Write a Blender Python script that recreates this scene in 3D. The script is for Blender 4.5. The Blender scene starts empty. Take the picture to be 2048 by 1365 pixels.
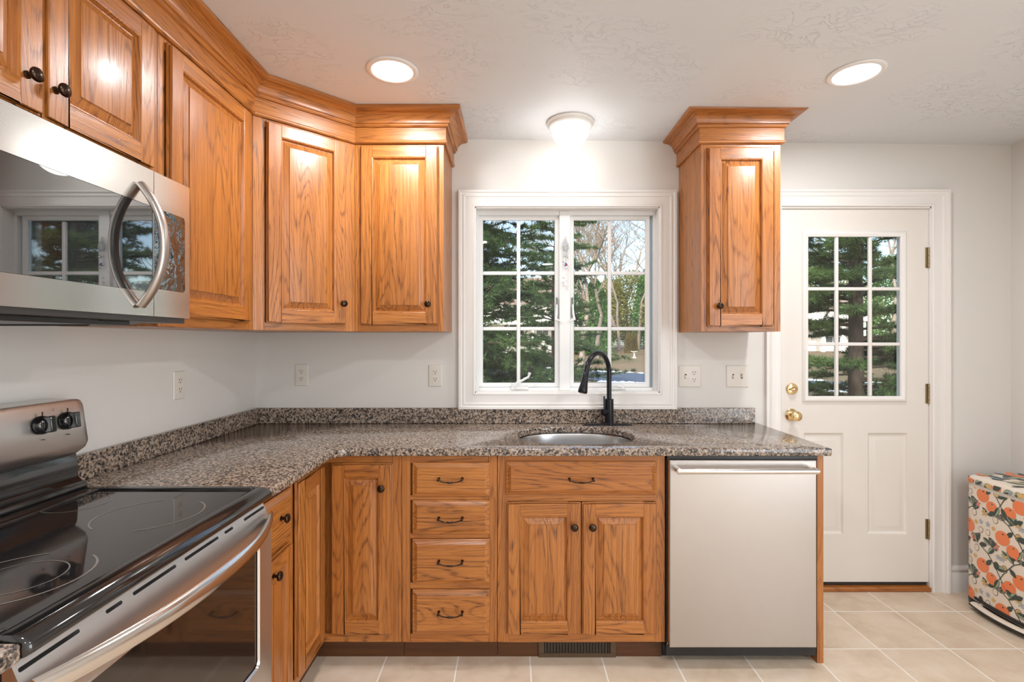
import bpy, bmesh, math, random
import numpy as np
from mathutils import Vector, Matrix

random.seed(7)
C = bpy.context.scene.collection
PI = math.pi
sc = bpy.context.scene

# ------------------------------------------------------------------ camera, world, sun, exposure
D = 2.74            # back wall
XL, XR = -1.386, 2.707
cam_d = bpy.data.cameras.new('camera')
cam = bpy.data.objects.new('camera', cam_d); C.objects.link(cam)
cam.location = (0, 0, 1.36); cam.rotation_euler = (PI/2, 0, 0)
cam_d.sensor_width = 36.0; cam_d.lens = 36.0*1010/2048
cam_d.shift_y = -0.0003
cam_d.clip_start = 0.02; cam_d.clip_end = 400
sc.camera = cam
sc.view_settings.view_transform = 'Standard'
sc.view_settings.look = 'None'
sc.view_settings.gamma = 1.0
sc.view_settings.use_curve_mapping = False
sc.view_settings.exposure = -0.09

world = bpy.data.worlds.new('world'); sc.world = world; world.use_nodes = True
wn = world.node_tree.nodes; wl = world.node_tree.links; wn.clear()
wo = wn.new('ShaderNodeOutputWorld'); wb = wn.new('ShaderNodeBackground'); sky = wn.new('ShaderNodeTexSky')
sky.sky_type = 'NISHITA'; sky.sun_disc = False; sky.sun_elevation = math.radians(32); sky.sun_rotation = math.radians(200)
sky.air_density = 1.0; sky.dust_density = 2.0
wb.inputs['Strength'].default_value = 0.42
wl.new(sky.outputs[0], wb.inputs['Color']); wl.new(wb.outputs[0], wo.inputs['Surface'])

def light(name, kind, loc, energy, color=(1, 1, 1), rot=(0, 0, 0), parent=None, **kw):
    l = bpy.data.lights.new(name, kind); l.energy = energy; l.color = color
    for k, v in kw.items(): setattr(l, k, v)
    o = bpy.data.objects.new(name, l); C.objects.link(o); o.location = loc; o.rotation_euler = rot
    if parent: o.parent = parent
    return o
light('sun', 'SUN', (0, -10, 20), 4.2, (1, .93, .82), (math.radians(58), 0, math.radians(-22)), angle=.01)
# added fill light at an added, unseen opening in the right wall, behind the camera
light('right_fill_light', 'AREA', (2.66, -1.15, 1.22), 78, (.90, .95, 1.0), (0, -PI/2, PI), shape='RECTANGLE', size=2.0, size_y=2.2)
CAN_W = 13; DOME_W = 3.2

# ------------------------------------------------------------------ mesh builder
class MB:
    def __init__(s, M=None):
        s.bm = bmesh.new(); s.g = s.bm.loops.layers.float_vector.new('grain'); s.M = M or Matrix()
    def _off(s): return Vector((random.uniform(0, 40), random.uniform(0, 40), random.uniform(0, 40)))
    def faces(s, pts, faces, grain='z', mi=0, uv=None, off=None, smooth=None):
        vs = [s.bm.verts.new(s.M @ Vector(p)) for p in pts]
        off = off or s._off()
        perm = {'x': (0, 1, 2), 'y': (1, 0, 2), 'z': (2, 0, 1)}[grain]
        out = []
        for f in faces:
            try: fc = s.bm.faces.new([vs[i] for i in f])
            except ValueError: continue
            fc.material_index = mi
            for lp, i in zip(fc.loops, f):
                if uv: lp[s.g] = Vector(uv[i])+off
                else:
                    p = pts[i]; lp[s.g] = Vector((p[perm[0]], p[perm[1]], p[perm[2]]))+off
            out.append(fc)
        return out
    def box(s, x0, x1, y0, y1, z0, z1, grain='z', mi=0):
        p = [(x, y, z) for z in (z0, z1) for y in (y0, y1) for x in (x0, x1)]
        return s.faces(p, [(0, 2, 3, 1), (4, 5, 7, 6), (0, 1, 5, 4), (2, 6, 7, 3), (0, 4, 6, 2), (1, 3, 7, 5)], grain, mi)
    def rects(s, x0, x1, z0, z1, rings, grain='z', mi=0, cap=True, capback=False):
        """loft of rectangles in the XZ plane: rings = [(inset, y)...]"""
        pts = []; fs = []
        for ins, y in rings:
            pts += [(x0+ins, y, z0+ins), (x1-ins, y, z0+ins), (x1-ins, y, z1-ins), (x0+ins, y, z1-ins)]
        n = len(rings)
        for k in range(n-1):
            for i in range(4):
                j = (i+1) % 4; fs.append((4*k+i, 4*k+j, 4*k+4+j, 4*k+4+i))
        if cap: fs.append(tuple(4*(n-1)+i for i in range(4)))
        if capback: fs.append((3, 2, 1, 0))
        return s.faces(pts, fs, grain, mi)
    def loft(s, rings, closed=True, cap0=True, cap1=True, mi=0, grain='z'):
        pts = [p for r in rings for p in r]; m = len(rings[0]); fs = []
        for k in range(len(rings)-1):
            for i in range(m if closed else m-1):
                j = (i+1) % m; fs.append((k*m+i, k*m+j, (k+1)*m+j, (k+1)*m+i))
        if cap0: fs.append(tuple(range(m))[::-1])
        if cap1: fs.append(tuple((len(rings)-1)*m+i for i in range(m)))
        return s.faces(pts, fs, grain, mi)
    def lathe(s, prof, origin=(0, 0, 0), axis=(0, 0, 1), n=24, mi=0, squash=None):
        """prof = [(radius, height)] turned about axis"""
        ax = Vector(axis).normalized(); a = ax.orthogonal().normalized(); b = ax.cross(a); o = Vector(origin)
        rings = []
        for r, h in prof:
            rings.append([tuple(o+ax*h+(a*math.cos(2*PI*i/n)+b*math.sin(2*PI*i/n))*max(r, 1e-5)) for i in range(n)])
        return s.loft(rings, mi=mi)
    def tube(s, path, r, n=10, mi=0, cap=True, flat=None, up=None):
        """r: number or list; flat=(ru,rv) scale of cross-section"""
        P = [Vector(p) for p in path]; R = r if isinstance(r, (list, tuple)) else [r]*len(P)
        rings = []; prev = None
        for i, p in enumerate(P):
            t = (P[min(i+1, len(P)-1)]-P[max(i-1, 0)]).normalized()
            if up is not None: u = Vector(up)-t*Vector(up).dot(t)
            elif prev is None: u = t.orthogonal()
            else: u = prev-t*prev.dot(t)
            u = u.normalized() if u.length > 1e-6 else t.orthogonal().normalized()
            prev = u; v = t.cross(u)
            fu, fv = flat or (1, 1)
            rings.append([tuple(p+u*R[i]*fu*math.cos(2*PI*k/n)+v*R[i]*fv*math.sin(2*PI*k/n)) for k in range(n)])
        return s.loft(rings, mi=mi, cap0=cap, cap1=cap)
    def sweep(s, path, prof, to3, closed=False, mi=0):
        """path 2D points, prof [(a out along right normal, b)], to3(p2, b) -> 3D"""
        P = [Vector(p) for p in path]; n = len(P); rn = lambda d: Vector((d.y, -d.x))
        lens = [0]
        for i in range(1, n+1): lens.append(lens[-1]+(P[i % n]-P[i-1]).length)
        seg = n if closed else n-1
        cum = [0]
        for a, b in zip(prof, prof[1:]): cum.append(cum[-1]+math.hypot(a[0]-b[0], a[1]-b[1]))
        def mit(i):
            if closed or 0 < i < n-1:
                d0 = (P[i]-P[i-1]).normalized(); d1 = (P[(i+1) % n]-P[i]).normalized()
                m = (rn(d0)+rn(d1)); return m/(m.dot(rn(d1))) if m.length > 1e-6 else rn(d1)
            return rn((P[1]-P[0]).normalized()) if i == 0 else rn((P[-1]-P[-2]).normalized())
        for k in range(seg):
            i, j = k, (k+1) % n; pts = []; uv = []
            for q, m in ((i, mit(i)), (j, mit(j))):
                for (a, b), c in zip(prof, cum):
                    p2 = P[q]+m*a; pts.append(to3(p2, b))
                    dd = (P[j]-P[i]).normalized(); uv.append(((p2-P[i]).dot(dd), c, 0))
            m_ = len(prof)
            s.faces(pts, [(t, t+1, m_+t+1, m_+t) for t in range(m_-1)], mi=mi, uv=uv)
        if not closed:
            for q in (0, n-1):
                pts = [to3(P[q]+mit(q)*a, b) for a, b in prof]
                s.faces(pts, [tuple(range(len(prof)))], mi=mi)
    def build(s, name, mats, parent=None, bevel=0, seg=2, smooth=35, weld=True):
        if weld: bmesh.ops.remove_doubles(s.bm, verts=s.bm.verts, dist=1e-6)
        bmesh.ops.recalc_face_normals(s.bm, faces=s.bm.faces)
        me = bpy.data.meshes.new(name); s.bm.to_mesh(me); s.bm.free()
        for m in (mats if isinstance(mats, (list, tuple)) else [mats]): me.materials.append(m)
        if smooth:
            me.shade_smooth(); me.set_sharp_from_angle(angle=math.radians(smooth))
        o = bpy.data.objects.new(name, me); C.objects.link(o)
        if parent: o.parent = parent
        if bevel:
            b = o.modifiers.new('bevel', 'BEVEL'); b.width = bevel; b.segments = seg; b.limit_method = 'ANGLE'
            b.angle_limit = math.radians(40); b.harden_normals = False
        return o

def raw_mesh(name, V, F, mat, parent=None, smooth=False):
    me = bpy.data.meshes.new(name)
    V = np.asarray(V, dtype=np.float32); F = np.asarray(F, dtype=np.int32)
    me.vertices.add(len(V)); me.vertices.foreach_set('co', V.ravel())
    k = F.shape[1]; me.loops.add(F.size); me.loops.foreach_set('vertex_index', F.ravel())
    me.polygons.add(len(F)); me.polygons.foreach_set('loop_start', np.arange(0, F.size, k, dtype=np.int32))
    me.update(calc_edges=True); me.validate()
    me.materials.append(mat)
    if smooth: me.shade_smooth()
    o = bpy.data.objects.new(name, me); C.objects.link(o)
    if parent: o.parent = parent
    return o

def tag(o, label=None, cat=None, group=None, kind=None):
    if label: o['label'] = label
    if cat: o['category'] = cat
    if group: o['group'] = group
    if kind: o['kind'] = kind
    return o
def thing(name, label, cat, loc=(0, 0, 0), rz=0, group=None):
    o = bpy.data.objects.new(name, None); C.objects.link(o); o.location = loc; o.rotation_euler = (0, 0, rz)
    o.empty_display_size = .1
    return tag(o, label, cat, group)
def struct(o, label=None): 
    tag(o, kind='structure', label=label); return o

# ------------------------------------------------------------------ materials
def srgb(r, g, b):
    f = lambda c: ((c/255+.055)/1.055)**2.4 if c/255 > .04045 else c/255/12.92
    return (f(r), f(g), f(b), 1)
class NT:
    def __init__(s, name):
        s.m = bpy.data.materials.new(name); s.m.use_nodes = True; s.n = s.m.node_tree.nodes; s.l = s.m.node_tree.links
        s.n.clear(); s.out = s.n.new('ShaderNodeOutputMaterial')
    def node(s, t, ins=None, **kw):
        nd = s.n.new(t)
        for k, v in kw.items(): setattr(nd, k, v)
        for k, v in (ins or {}).items():
            if isinstance(v, bpy.types.NodeSocket): s.l.new(v, nd.inputs[k])
            else: nd.inputs[k].default_value = v
        return nd
    def math(s, op, a, b=0, c=0, clamp=False):
        nd = s.n.new('ShaderNodeMath'); nd.operation = op; nd.use_clamp = clamp
        for i, v in enumerate((a, b, c)):
            if isinstance(v, bpy.types.NodeSocket): s.l.new(v, nd.inputs[i])
            else: nd.inputs[i].default_value = v
        return nd.outputs[0]
    def ramp(s, fac, stops, interp='LINEAR'):
        nd = s.n.new('ShaderNodeValToRGB'); s.l.new(fac, nd.inputs[0]); cr = nd.color_ramp; cr.interpolation = interp
        while len(cr.elements) < len(stops): cr.elements.new(.5)
        for e, (p, c) in zip(cr.elements, stops): e.position = p; e.color = c if len(c) == 4 else (*c, 1)
        return nd.outputs[0]
    def mix(s, f, a, b, mode='MIX'):
        nd = s.n.new('ShaderNodeMix'); nd.data_type = 'RGBA'; nd.blend_type = mode
        for k, v in ((0, f), (6, a), (7, b)):
            if isinstance(v, bpy.types.NodeSocket): s.l.new(v, nd.inputs[k])
            else: nd.inputs[k].default_value = v
        return nd.outputs[2]
    def noise(s, vec, scale, detail=3, rough=.5, dist=0, out=0):
        nd = s.node('ShaderNodeTexNoise', {'Scale': scale, 'Detail': detail, 'Roughness': rough, 'Distortion': dist})
        if vec: s.l.new(vec, nd.inputs['Vector'])
        return nd.outputs[out]
    def mapping(s, vec, scale=(1, 1, 1), loc=(0, 0, 0)):
        nd = s.node('ShaderNodeMapping', {'Scale': scale, 'Location': loc}); s.l.new(vec, nd.inputs['Vector']); return nd.outputs[0]
    def obj(s): return s.n.new('ShaderNodeTexCoord').outputs['Object']
    def bsdf(s, ins, bump=None, bstr=.2, bdist=.01):
        p = s.n.new('ShaderNodeBsdfPrincipled')
        for k, v in ins.items():
            if isinstance(v, bpy.types.NodeSocket): s.l.new(v, p.inputs[k])
            else: p.inputs[k].default_value = v
        if bump is not None:
            b = s.node('ShaderNodeBump', {'Strength': bstr, 'Distance': bdist, 'Height': bump}); s.l.new(b.outputs[0], p.inputs['Normal'])
        s.l.new(p.outputs[0], s.out.inputs['Surface']); return s.m

def plain(name, col, rough=.5, metal=0, var=.04, nscale=8, bump=0, bscale=200, **kw):
    t = NT(name); v = t.obj(); n = t.noise(v, nscale, 3)
    c = t.mix(n, tuple(x*(1-var) for x in col[:3])+(1,), tuple(min(1, x*(1+var)) for x in col[:3])+(1,))
    ins = {'Base Color': c, 'Roughness': rough, 'Metallic': metal}; ins.update(kw)
    return t.bsdf(ins, t.noise(v, bscale, 2) if bump else None, bump, .002)

def oak():
    t = NT('honey_oak'); a = t.node('ShaderNodeAttribute', attribute_name='grain').outputs['Vector']
    low = t.noise(t.mapping(a, (.75, 7.5, 7.5)), 1.0, 1, .4)
    wob = t.noise(t.mapping(a, (7, 70, 70)), 1.0, 2, .6)
    ph = t.math('ADD', t.math('MULTIPLY', low, 26), t.math('MULTIPLY', wob, .8))
    ring = t.math('FRACT', ph)
    r1 = t.ramp(ring, [(0, (1, 1, 1)), (.10, (.85,)*3), (.25, (.10,)*3), (.80, (0,)*3), (.97, (.6,)*3), (1, (1,)*3)])
    fine = t.noise(t.mapping(a, (12, 420, 420)), 1.0, 3, .7)
    pores = t.ramp(fine, [(.44, (0, 0, 0)), (.58, (1, 1, 1))])
    tone = t.noise(t.mapping(a, (.3, 1.6, 1.6)), 1.0, 1, .4)
    med = t.noise(t.mapping(a, (2.0, 110, 110)), 1.0, 3, .6)
    base = t.mix(tone, srgb(172, 102, 42), srgb(206, 136, 68))
    base = t.mix(t.math('MULTIPLY', t.ramp(med, [(.40, (0,)*3), (.62, (1,)*3)]), .5), base, srgb(138, 76, 28))
    amt = t.ramp(t.noise(t.mapping(a, (.8, 9, 9)), 1.0, 1), [(.35, (.35,)*3), (.6, (1,)*3)])
    grain = t.math('MULTIPLY', t.math('MULTIPLY', r1, amt), t.math('ADD', t.math('MULTIPLY', pores, .7), .35))
    grain = t.math('ADD', t.math('MULTIPLY', grain, .80), t.math('MULTIPLY', pores, .16), clamp=True)
    col = t.mix(grain, base, srgb(84, 42, 14))
    return t.bsdf({'Base Color': col, 'Roughness': t.math('ADD', t.math('MULTIPLY', pores, .08), .30), 'Coat Weight': .2, 'Coat Roughness': .2},
                  t.math('MULTIPLY', grain, -1), .22, .001)
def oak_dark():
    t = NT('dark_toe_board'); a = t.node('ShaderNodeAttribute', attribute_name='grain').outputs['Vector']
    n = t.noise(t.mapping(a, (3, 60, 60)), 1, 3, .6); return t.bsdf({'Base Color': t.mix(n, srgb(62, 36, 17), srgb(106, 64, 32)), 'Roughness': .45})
def granite():
    t = NT('speckled_granite'); v = t.obj()
    w = t.node('ShaderNodeVectorMath', {0: v}, operation='ADD'); 
    nn = t.noise(v, 30, 2, .5, out=1); t.l.new(t.node('ShaderNodeVectorMath', {0: nn, 1: (.012, .012, .012)}, operation='MULTIPLY').outputs[0], w.inputs[1])
    n1 = t.noise(w.outputs[0], 115, 3, .62, .4)
    c1 = t.ramp(n1, [(.34, (.010, .011, .014)), (.42, srgb(62, 58, 56)), (.48, srgb(128, 112, 98)), (.56, srgb(178, 156, 134)), (.66, srgb(166, 164, 164)), (.8, srgb(205, 198, 188))])
    n2 = t.noise(w.outputs[0], 60, 2, .5, .8)
    dark = t.ramp(n2, [(.54, (0,)*3), (.62, (1,)*3)])
    c2 = t.mix(t.math('MULTIPLY', dark, .7), c1, srgb(44, 43, 48))
    vor = t.node('ShaderNodeTexVoronoi', {'Scale': 210.0, 'Vector': v}); vs = t.ramp(vor.outputs['Distance'], [(.1, (1,)*3), (.35, (0,)*3)])
    sel = t.ramp(t.noise(v, 160, 1), [(.56, (0,)*3), (.62, (1,)*3)])
    c3 = t.mix(t.math('MULTIPLY', t.math('MULTIPLY', vs, sel), .7), c2, srgb(196, 176, 152))
    return t.bsdf({'Base Color': c3, 'Roughness': .12, 'Specular IOR Level': .55}, n1, .04, .002)
def tile():
    t = NT('beige_floor_tile'); v = t.obj(); s = t.node('ShaderNodeSeparateXYZ', {0: v})
    T = .3075
    u = t.math('DIVIDE', t.math('SUBTRACT', s.outputs[0], .0775), T); w = t.math('DIVIDE', t.math('SUBTRACT', s.outputs[1], 2.534), T)
    fu = t.math('ABSOLUTE', t.math('SUBTRACT', t.math('FRACT', t.math('ADD', u, 50.5)), .5)); fw = t.math('ABSOLUTE', t.math('SUBTRACT', t.math('FRACT', t.math('ADD', w, 50.5)), .5))
    d = t.math('MINIMUM', fu, fw)
    m = t.ramp(d, [(.0085, (1,)*3), (.0125, (0,)*3)])
    cell = t.node('ShaderNodeCombineXYZ', {0: t.math('ROUND', t.math('SUBTRACT', u, .5)), 1: t.math('ROUND', t.math('SUBTRACT', w, .5))})
    wn_ = t.node('ShaderNodeTexWhiteNoise', {'Vector': cell.outputs[0]}, noise_dimensions='3D')
    off = t.node('ShaderNodeVectorMath', {0: v, 1: t.node('ShaderNodeVectorMath', {0: wn_.outputs[1], 1: (9, 9, 9)}, operation='MULTIPLY').outputs[0]}, operation='ADD')
    n = t.noise(off.outputs[0], 7, 5, .6, .3)
    c = t.ramp(n, [(.3, srgb(204, 182, 158)), (.5, srgb(218, 200, 178)), (.7, srgb(226, 211, 192))])
    c = t.mix(t.math('MULTIPLY', wn_.outputs[0], .12), c, srgb(196, 172, 148))
    c = t.mix(m, c, srgb(242, 236, 226))
    return t.bsdf({'Base Color': c, 'Roughness': t.math('ADD', t.math('MULTIPLY', m, .4), .38)}, t.math('MULTIPLY', m, -1), .5, .002)
def steel(name, col=(.60, .575, .54), rough=.27, axis=(1, 1, 90), aniso=0, var=.05):
    t = NT(name); v = t.mapping(t.obj(), axis); n = t.noise(v, 6, 4, .7); f = t.noise(t.obj(), 3, 3)
    c = t.mix(f, tuple(x*(1-var) for x in col)+(1,), tuple(x*(1+var) for x in col)+(1,))
    return t.bsdf({'Base Color': c, 'Metallic': 1.0, 'Roughness': t.math('ADD', t.math('MULTIPLY', n, .05), rough-.025)}, n, .004, .0004)
def ceiling_mat():
    t = NT('textured_ceiling_paint'); v = t.obj()
    n = t.noise(t.mapping(v, (1, 1.6, 1)), 9, 4, .55, 1.6)
    ridge = t.ramp(n, [(.48, (0,)*3), (.5, (1,)*3), (.53, (0,)*3)])
    mask = t.ramp(t.noise(v, 2.4, 2), [(.48, (0,)*3), (.6, (1,)*3)])
    h = t.math('MULTIPLY', ridge, mask)
    return t.bsdf({'Base Color': t.mix(t.noise(v, 1.2, 2), srgb(221, 223, 225), srgb(227, 229, 231)), 'Roughness': .6}, h, .5, .006)
def pane():
    t = NT('window_glass'); tr = t.node('ShaderNodeBsdfTransparent', {'Color': (.97, .985, .98, 1)})
    gl = t.node('ShaderNodeBsdfGlossy', {'Roughness': .0, 'Color': (1, 1, 1, 1)})
    fr = t.node('ShaderNodeFresnel', {'IOR': 1.45})
    mx = t.node('ShaderNodeMixShader', {0: t.math('MULTIPLY', fr.outputs[0], .6), 1: tr.outputs[0], 2: gl.outputs[0]})
    t.l.new(mx.outputs[0], t.out.inputs['Surface']); return t.m
def emis(name, col, st):
    t = NT(name); e = t.node('ShaderNodeEmission', {'Color': (*col, 1), 'Strength': st}); t.l.new(e.outputs[0], t.out.inputs['Surface']); return t.m
def leafmat(name, c1, c2, sc_=3, rough=.6):
    t = NT(name); v = t.obj(); n = t.noise(v, sc_, 3, .6); c = t.mix(t.ramp(n, [(.3, (0,)*3), (.7, (1,)*3)]), c1, c2)
    p = t.node('ShaderNodeBsdfPrincipled', {'Base Color': c, 'Roughness': rough}); tl = t.node('ShaderNodeBsdfTranslucent', {'Color': c})
    mx = t.node('ShaderNodeMixShader', {0: .3, 1: p.outputs[0], 2: tl.outputs[0]}); t.l.new(mx.outputs[0], t.out.inputs['Surface']); return t.m
def bark(name, c1, c2, s=(14, 14, 3)):
    t = NT(name); v = t.mapping(t.obj(), s); n = t.noise(v, 1.5, 5, .7); return t.bsdf({'Base Color': t.mix(t.ramp(n, [(.35, (0,)*3), (.65, (1,)*3)]), c1, c2), 'Roughness': .9}, n, .6, .03)

OAK = oak(); OAKD = oak_dark(); GRAN = granite(); TILE = tile(); CEIL = ceiling_mat(); PANE = pane()
WALL = plain('wall_paint', srgb(223, 220, 215), .55, var=.012, nscale=2)
TRIM = plain('white_trim_paint', srgb(236, 233, 229), .33, var=.01)
DOORW = plain('white_door_paint', srgb(230, 225, 218), .36, var=.012)
VINYL = plain('white_window_vinyl', srgb(238, 239, 238), .35, var=.01)
BRONZE = plain('oil_rubbed_bronze', (.060, .040, .028), .26, 1.0, .3, 60)
BRASS = plain('polished_brass', (.78, .60, .32), .12, 1.0, .05, 30)
ABRASS = plain('aged_brass_hinge', (.36, .29, .18), .4, 1.0, .2, 80)
STEEL = steel('brushed_steel', (.66, .65, .635), .33, axis=(1, 1, 60)); STEELH = steel('satin_steel_microwave', (.66, .645, .62), .19, (1, 1, 60)); STEELD = steel('dishwasher_steel', (.50, .465, .44), .34, (120, 1, 1))
STEELS = steel('sink_steel', (.62, .62, .62), .25, (3, 3, 40)); STEELB = steel('handle_steel', (.70, .66, .62), .18)
STEELW = steel('warm_grey_steel_handle', (.46, .42, .39), .34)
BLK = plain('black_plastic', (.012, .012, .013), .3, 0, .2)
BLKG = plain('black_ceramic_glass', (.014, .012, .012), .045, 0, .1, **{'Specular IOR Level': .8})
BLKE = plain('black_enamel', (.010, .009, .009), .08, 0, .1, **{'Specular IOR Level': .9})
RINGM = plain('grey_burner_print', srgb(120, 114, 108), .25, 0, .1)
MGLASS = plain('dark_microwave_glass', (.010, .012, .013), .015, 0, .1, **{'IOR': 2.9})
FAUC = plain('matte_black_bronze', (.018, .019, .023), .25, .55, .25, 40)
PLATE = plain('white_switch_plastic', srgb(224, 218, 208), .35, var=.01)
SLOT = plain('dark_slot', (.03, .027, .025), .6)
BROWNM = plain('brown_vent_metal', srgb(98, 80, 62), .42, .4, .12, 40)
OVENG = plain('oven_window_glass', (.020, .012, .008), .05, 0, .1, **{'Specular IOR Level': .9})

# ------------------------------------------------------------------ room shell
def ceil_z(x): return 2.453 if x < -.24 else 2.453-(x+.24)*.0102
WX0, WX1, WZ0, WZ1 = -.2007, .800, 1.078, 2.085       # window opening
DX0, DX1, DZ1 = 1.455, 2.275, 2.087                    # door opening
RY = -2.5
mb = MB(); mb.box(XL-.15, XR+.15, RY-.15, D+.16, -.12, 0); struct(mb.build('floor', TILE, smooth=0), 'beige square ceramic tile floor with pale grout')
mb = MB()
for x0, x1 in ((XL-.15, -.24), (-.24, XR+.15)):
    za, zb = ceil_z(x0), ceil_z(x1)
    mb.faces([(x0, RY-.15, za), (x1, RY-.15, zb), (x1, D+.15, zb), (x0, D+.15, za), (x0, RY-.15, 2.7), (x1, RY-.15, 2.7), (x1, D+.15, 2.7), (x0, D+.15, 2.7)],
             [(0, 1, 2, 3), (4, 5, 6, 7), (0, 1, 5, 4), (2, 3, 7, 6), (0, 3, 7, 4), (1, 2, 6, 5)])
struct(mb.build('ceiling', CEIL, smooth=0), 'off-white hand-trowelled ceiling')
mb = MB(); T = .15; top = 2.5
mb.box(XL-T, WX0, D, D+T, -.1, top); mb.box(WX0, WX1, D, D+T, -.1, WZ0); mb.box(WX0, WX1, D, D+T, WZ1, top)
mb.box(WX1, DX0, D, D+T, -.1, top); mb.box(DX0, DX1, D, D+T, DZ1, top); mb.box(DX1, XR+T, D, D+T, -.1, top)
struct(mb.build('wall_back', WALL, smooth=0, weld=False), 'cream painted wall with the window and door')
mb = MB(); mb.box(XL-T, XL, RY-T, D, -.1, top); struct(mb.build('wall_left', WALL, smooth=0), 'cream wall behind the range')
mb = MB(); mb.box(XR, XR+T, -.02, D, -.1, top); mb.box(XR, XR+T, RY-T, -2.28, -.1, top); mb.box(XR, XR+T, -2.28, -.02, 2.25, top); mb.box(XR, XR+T, -2.28, -.02, -.1, .12); struct(mb.build('wall_right', WALL, smooth=0), 'cream wall at the right edge of the view')
mb = MB(); mb.box(XL, XR, RY-T, RY, -.1, top); struct(mb.build('wall_rear', WALL, smooth=0))
e = bpy.data.objects.new('fill_opening', None); C.objects.link(e); struct(e); e.location = (XR, -1.15, 0)  # unseen glazed opening, added to house the fill light
mb = MB()
for y in (-1.13, -.03, 1.07): mb.box(.04, .10, y, y+.06, .12, 2.25)
mb.box(.04, .10, -1.13, 1.13, .12, .18); mb.box(.04, .10, -1.13, 1.13, 2.19, 2.25); mb.build('frame', VINYL, e)
mb = MB(); mb.box(.07, .075, -1.1, 1.1, .15, 2.22); mb.build('pane', PANE, e)

# ------------------------------------------------------------------ window
CAS = [(0, 0), (0, .010), (.004, .014), (.010, .014), (.014, .011), (.052, .014), (.056, .020), (.062, .021), (.066, .017), (.072, .019), (.076, .026), (.087, .026), (.087, 0)]
win = bpy.data.objects.new('window_1', None); C.objects.link(win); struct(win, 'white two-sash casement window with grilles above the sink'); win.location = (.3, D, 0)
Mw = Matrix.Translation((-.3, -D, 0))
mb = MB(Mw); mb.sweep([(WX0, WZ0), (WX1, WZ0), (WX1, WZ1), (WX0, WZ1)], CAS, lambda p, b: (p.x, D-b, p.y), closed=True); mb.build('casing', TRIM, win, smooth=50)
ws = D+.085
mb = MB(Mw)
for a in ((WX0, WX0+.018, WZ0, WZ1), (WX1-.018, WX1, WZ0, WZ1), (WX0+.018, WX1-.018, WZ0, WZ0+.022), (WX0+.018, WX1-.018, WZ1-.03, WZ1)): mb.box(a[0], a[1], D+.055, D+.145, a[2], a[3])
mb.build('jamb_frame', VINYL, win, bevel=.002)
mb = MB(Mw)
for x0, x1, z0, z1 in ((WX0-.001, WX0+.006, WZ0, WZ1), (WX1-.006, WX1+.001, WZ0, WZ1), (WX0, WX1, WZ0-.001, WZ0+.006), (WX0, WX1, WZ1-.006, WZ1+.001)): mb.box(x0, x1, D-.004, D+.14, z0, z1)
mb.build('jamb_lining', TRIM, win)
mb = MB(Mw); mb.box(.262, .322, D+.05, D+.145, WZ0+.006, WZ1-.006); mb.build('mullion', VINYL, win, bevel=.003)
GZ0, GZ1 = 1.130, 2.027
for gx0, gx1, mx in ((-.162, .238, .0364), (.346, .7425, .546)):
    mb = MB(Mw)
    rn = [(0, ws+.03), (0, ws-.012), (.004, ws-.014), (.020, ws-.010), (.024, ws)]
    o_ = .024
    mb.rects(gx0-o_, gx1+o_, GZ0-o_-.005, GZ1+o_+.004, rn, cap=False)
    sash = mb.build('sash', VINYL, win, smooth=30)
    mb = MB(Mw); mb.box(mx-.010, mx+.010, ws-.002, ws+.016, GZ0, GZ1)
    for z in (1.427, 1.738): mb.box(gx0, mx-.010, ws-.002, ws+.016, z-.010, z+.010); mb.box(mx+.010, gx1, ws-.002, ws+.016, z-.010, z+.010)
    mb.build('grille', VINYL, sash, bevel=.004)
    mb = MB(Mw); mb.box(gx0-.01, gx1+.01, ws+.018, ws+.022, GZ0-.01, GZ1+.01); mb.build('pane', PANE, sash, smooth=0)
# crank handles and sash locks
for cx, fold in ((.042, 1), (.575, 0)):
    mb = MB(Mw); y = D+.048; z = 1.090
    mb.loft([[(cx-.05, y-.004, z), (cx+.05, y-.004, z), (cx+.05, y+.02, z), (cx-.05, y+.02, z)], [(cx-.044, y, z+.022), (cx+.046, y, z+.022), (cx+.046, y+.02, z+.024), (cx-.044, y+.02, z+.024)]])
    op = mb.build('crank_operator', VINYL, win, bevel=.004)
    mb = MB(Mw)
    if fold: mb.tube([(cx-.03, y-.012, z+.018), (cx-.012, y-.016, z+.04), (cx+.02, y-.018, z+.055), (cx+.048, y-.018, z+.072), (cx+.055, y-.02, z+.095)], [.010, .008, .0065, .006, .009], 10)
    else: mb.tube([(cx+.03, y-.008, z+.018), (cx, y-.014, z+.024), (cx-.035, y-.016, z+.024), (cx-.05, y-.016, z+.03)], [.009, .007, .0065, .008], 10)
    mb.build('crank_handle', VINYL, op)
for lx, s_ in ((.249, -1), (.336, 1)):
    mb = MB(Mw); mb.box(lx-.004, lx+.004, D+.06, D+.075, 1.49, 1.60); lk = mb.build('lock_slot', plain('lock_track', srgb(120, 120, 118), .4), win, bevel=.001)
    mb = MB(Mw); mb.tube([(lx, D+.058, 1.56), (lx+.002*s_, D+.046, 1.51), (lx+.008*s_, D+.044, 1.478), (lx+.018*s_*-1, D+.04, 1.468)], [.004, .006, .008, .005], 8); mb.build('lock_lever', VINYL, win)

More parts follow.
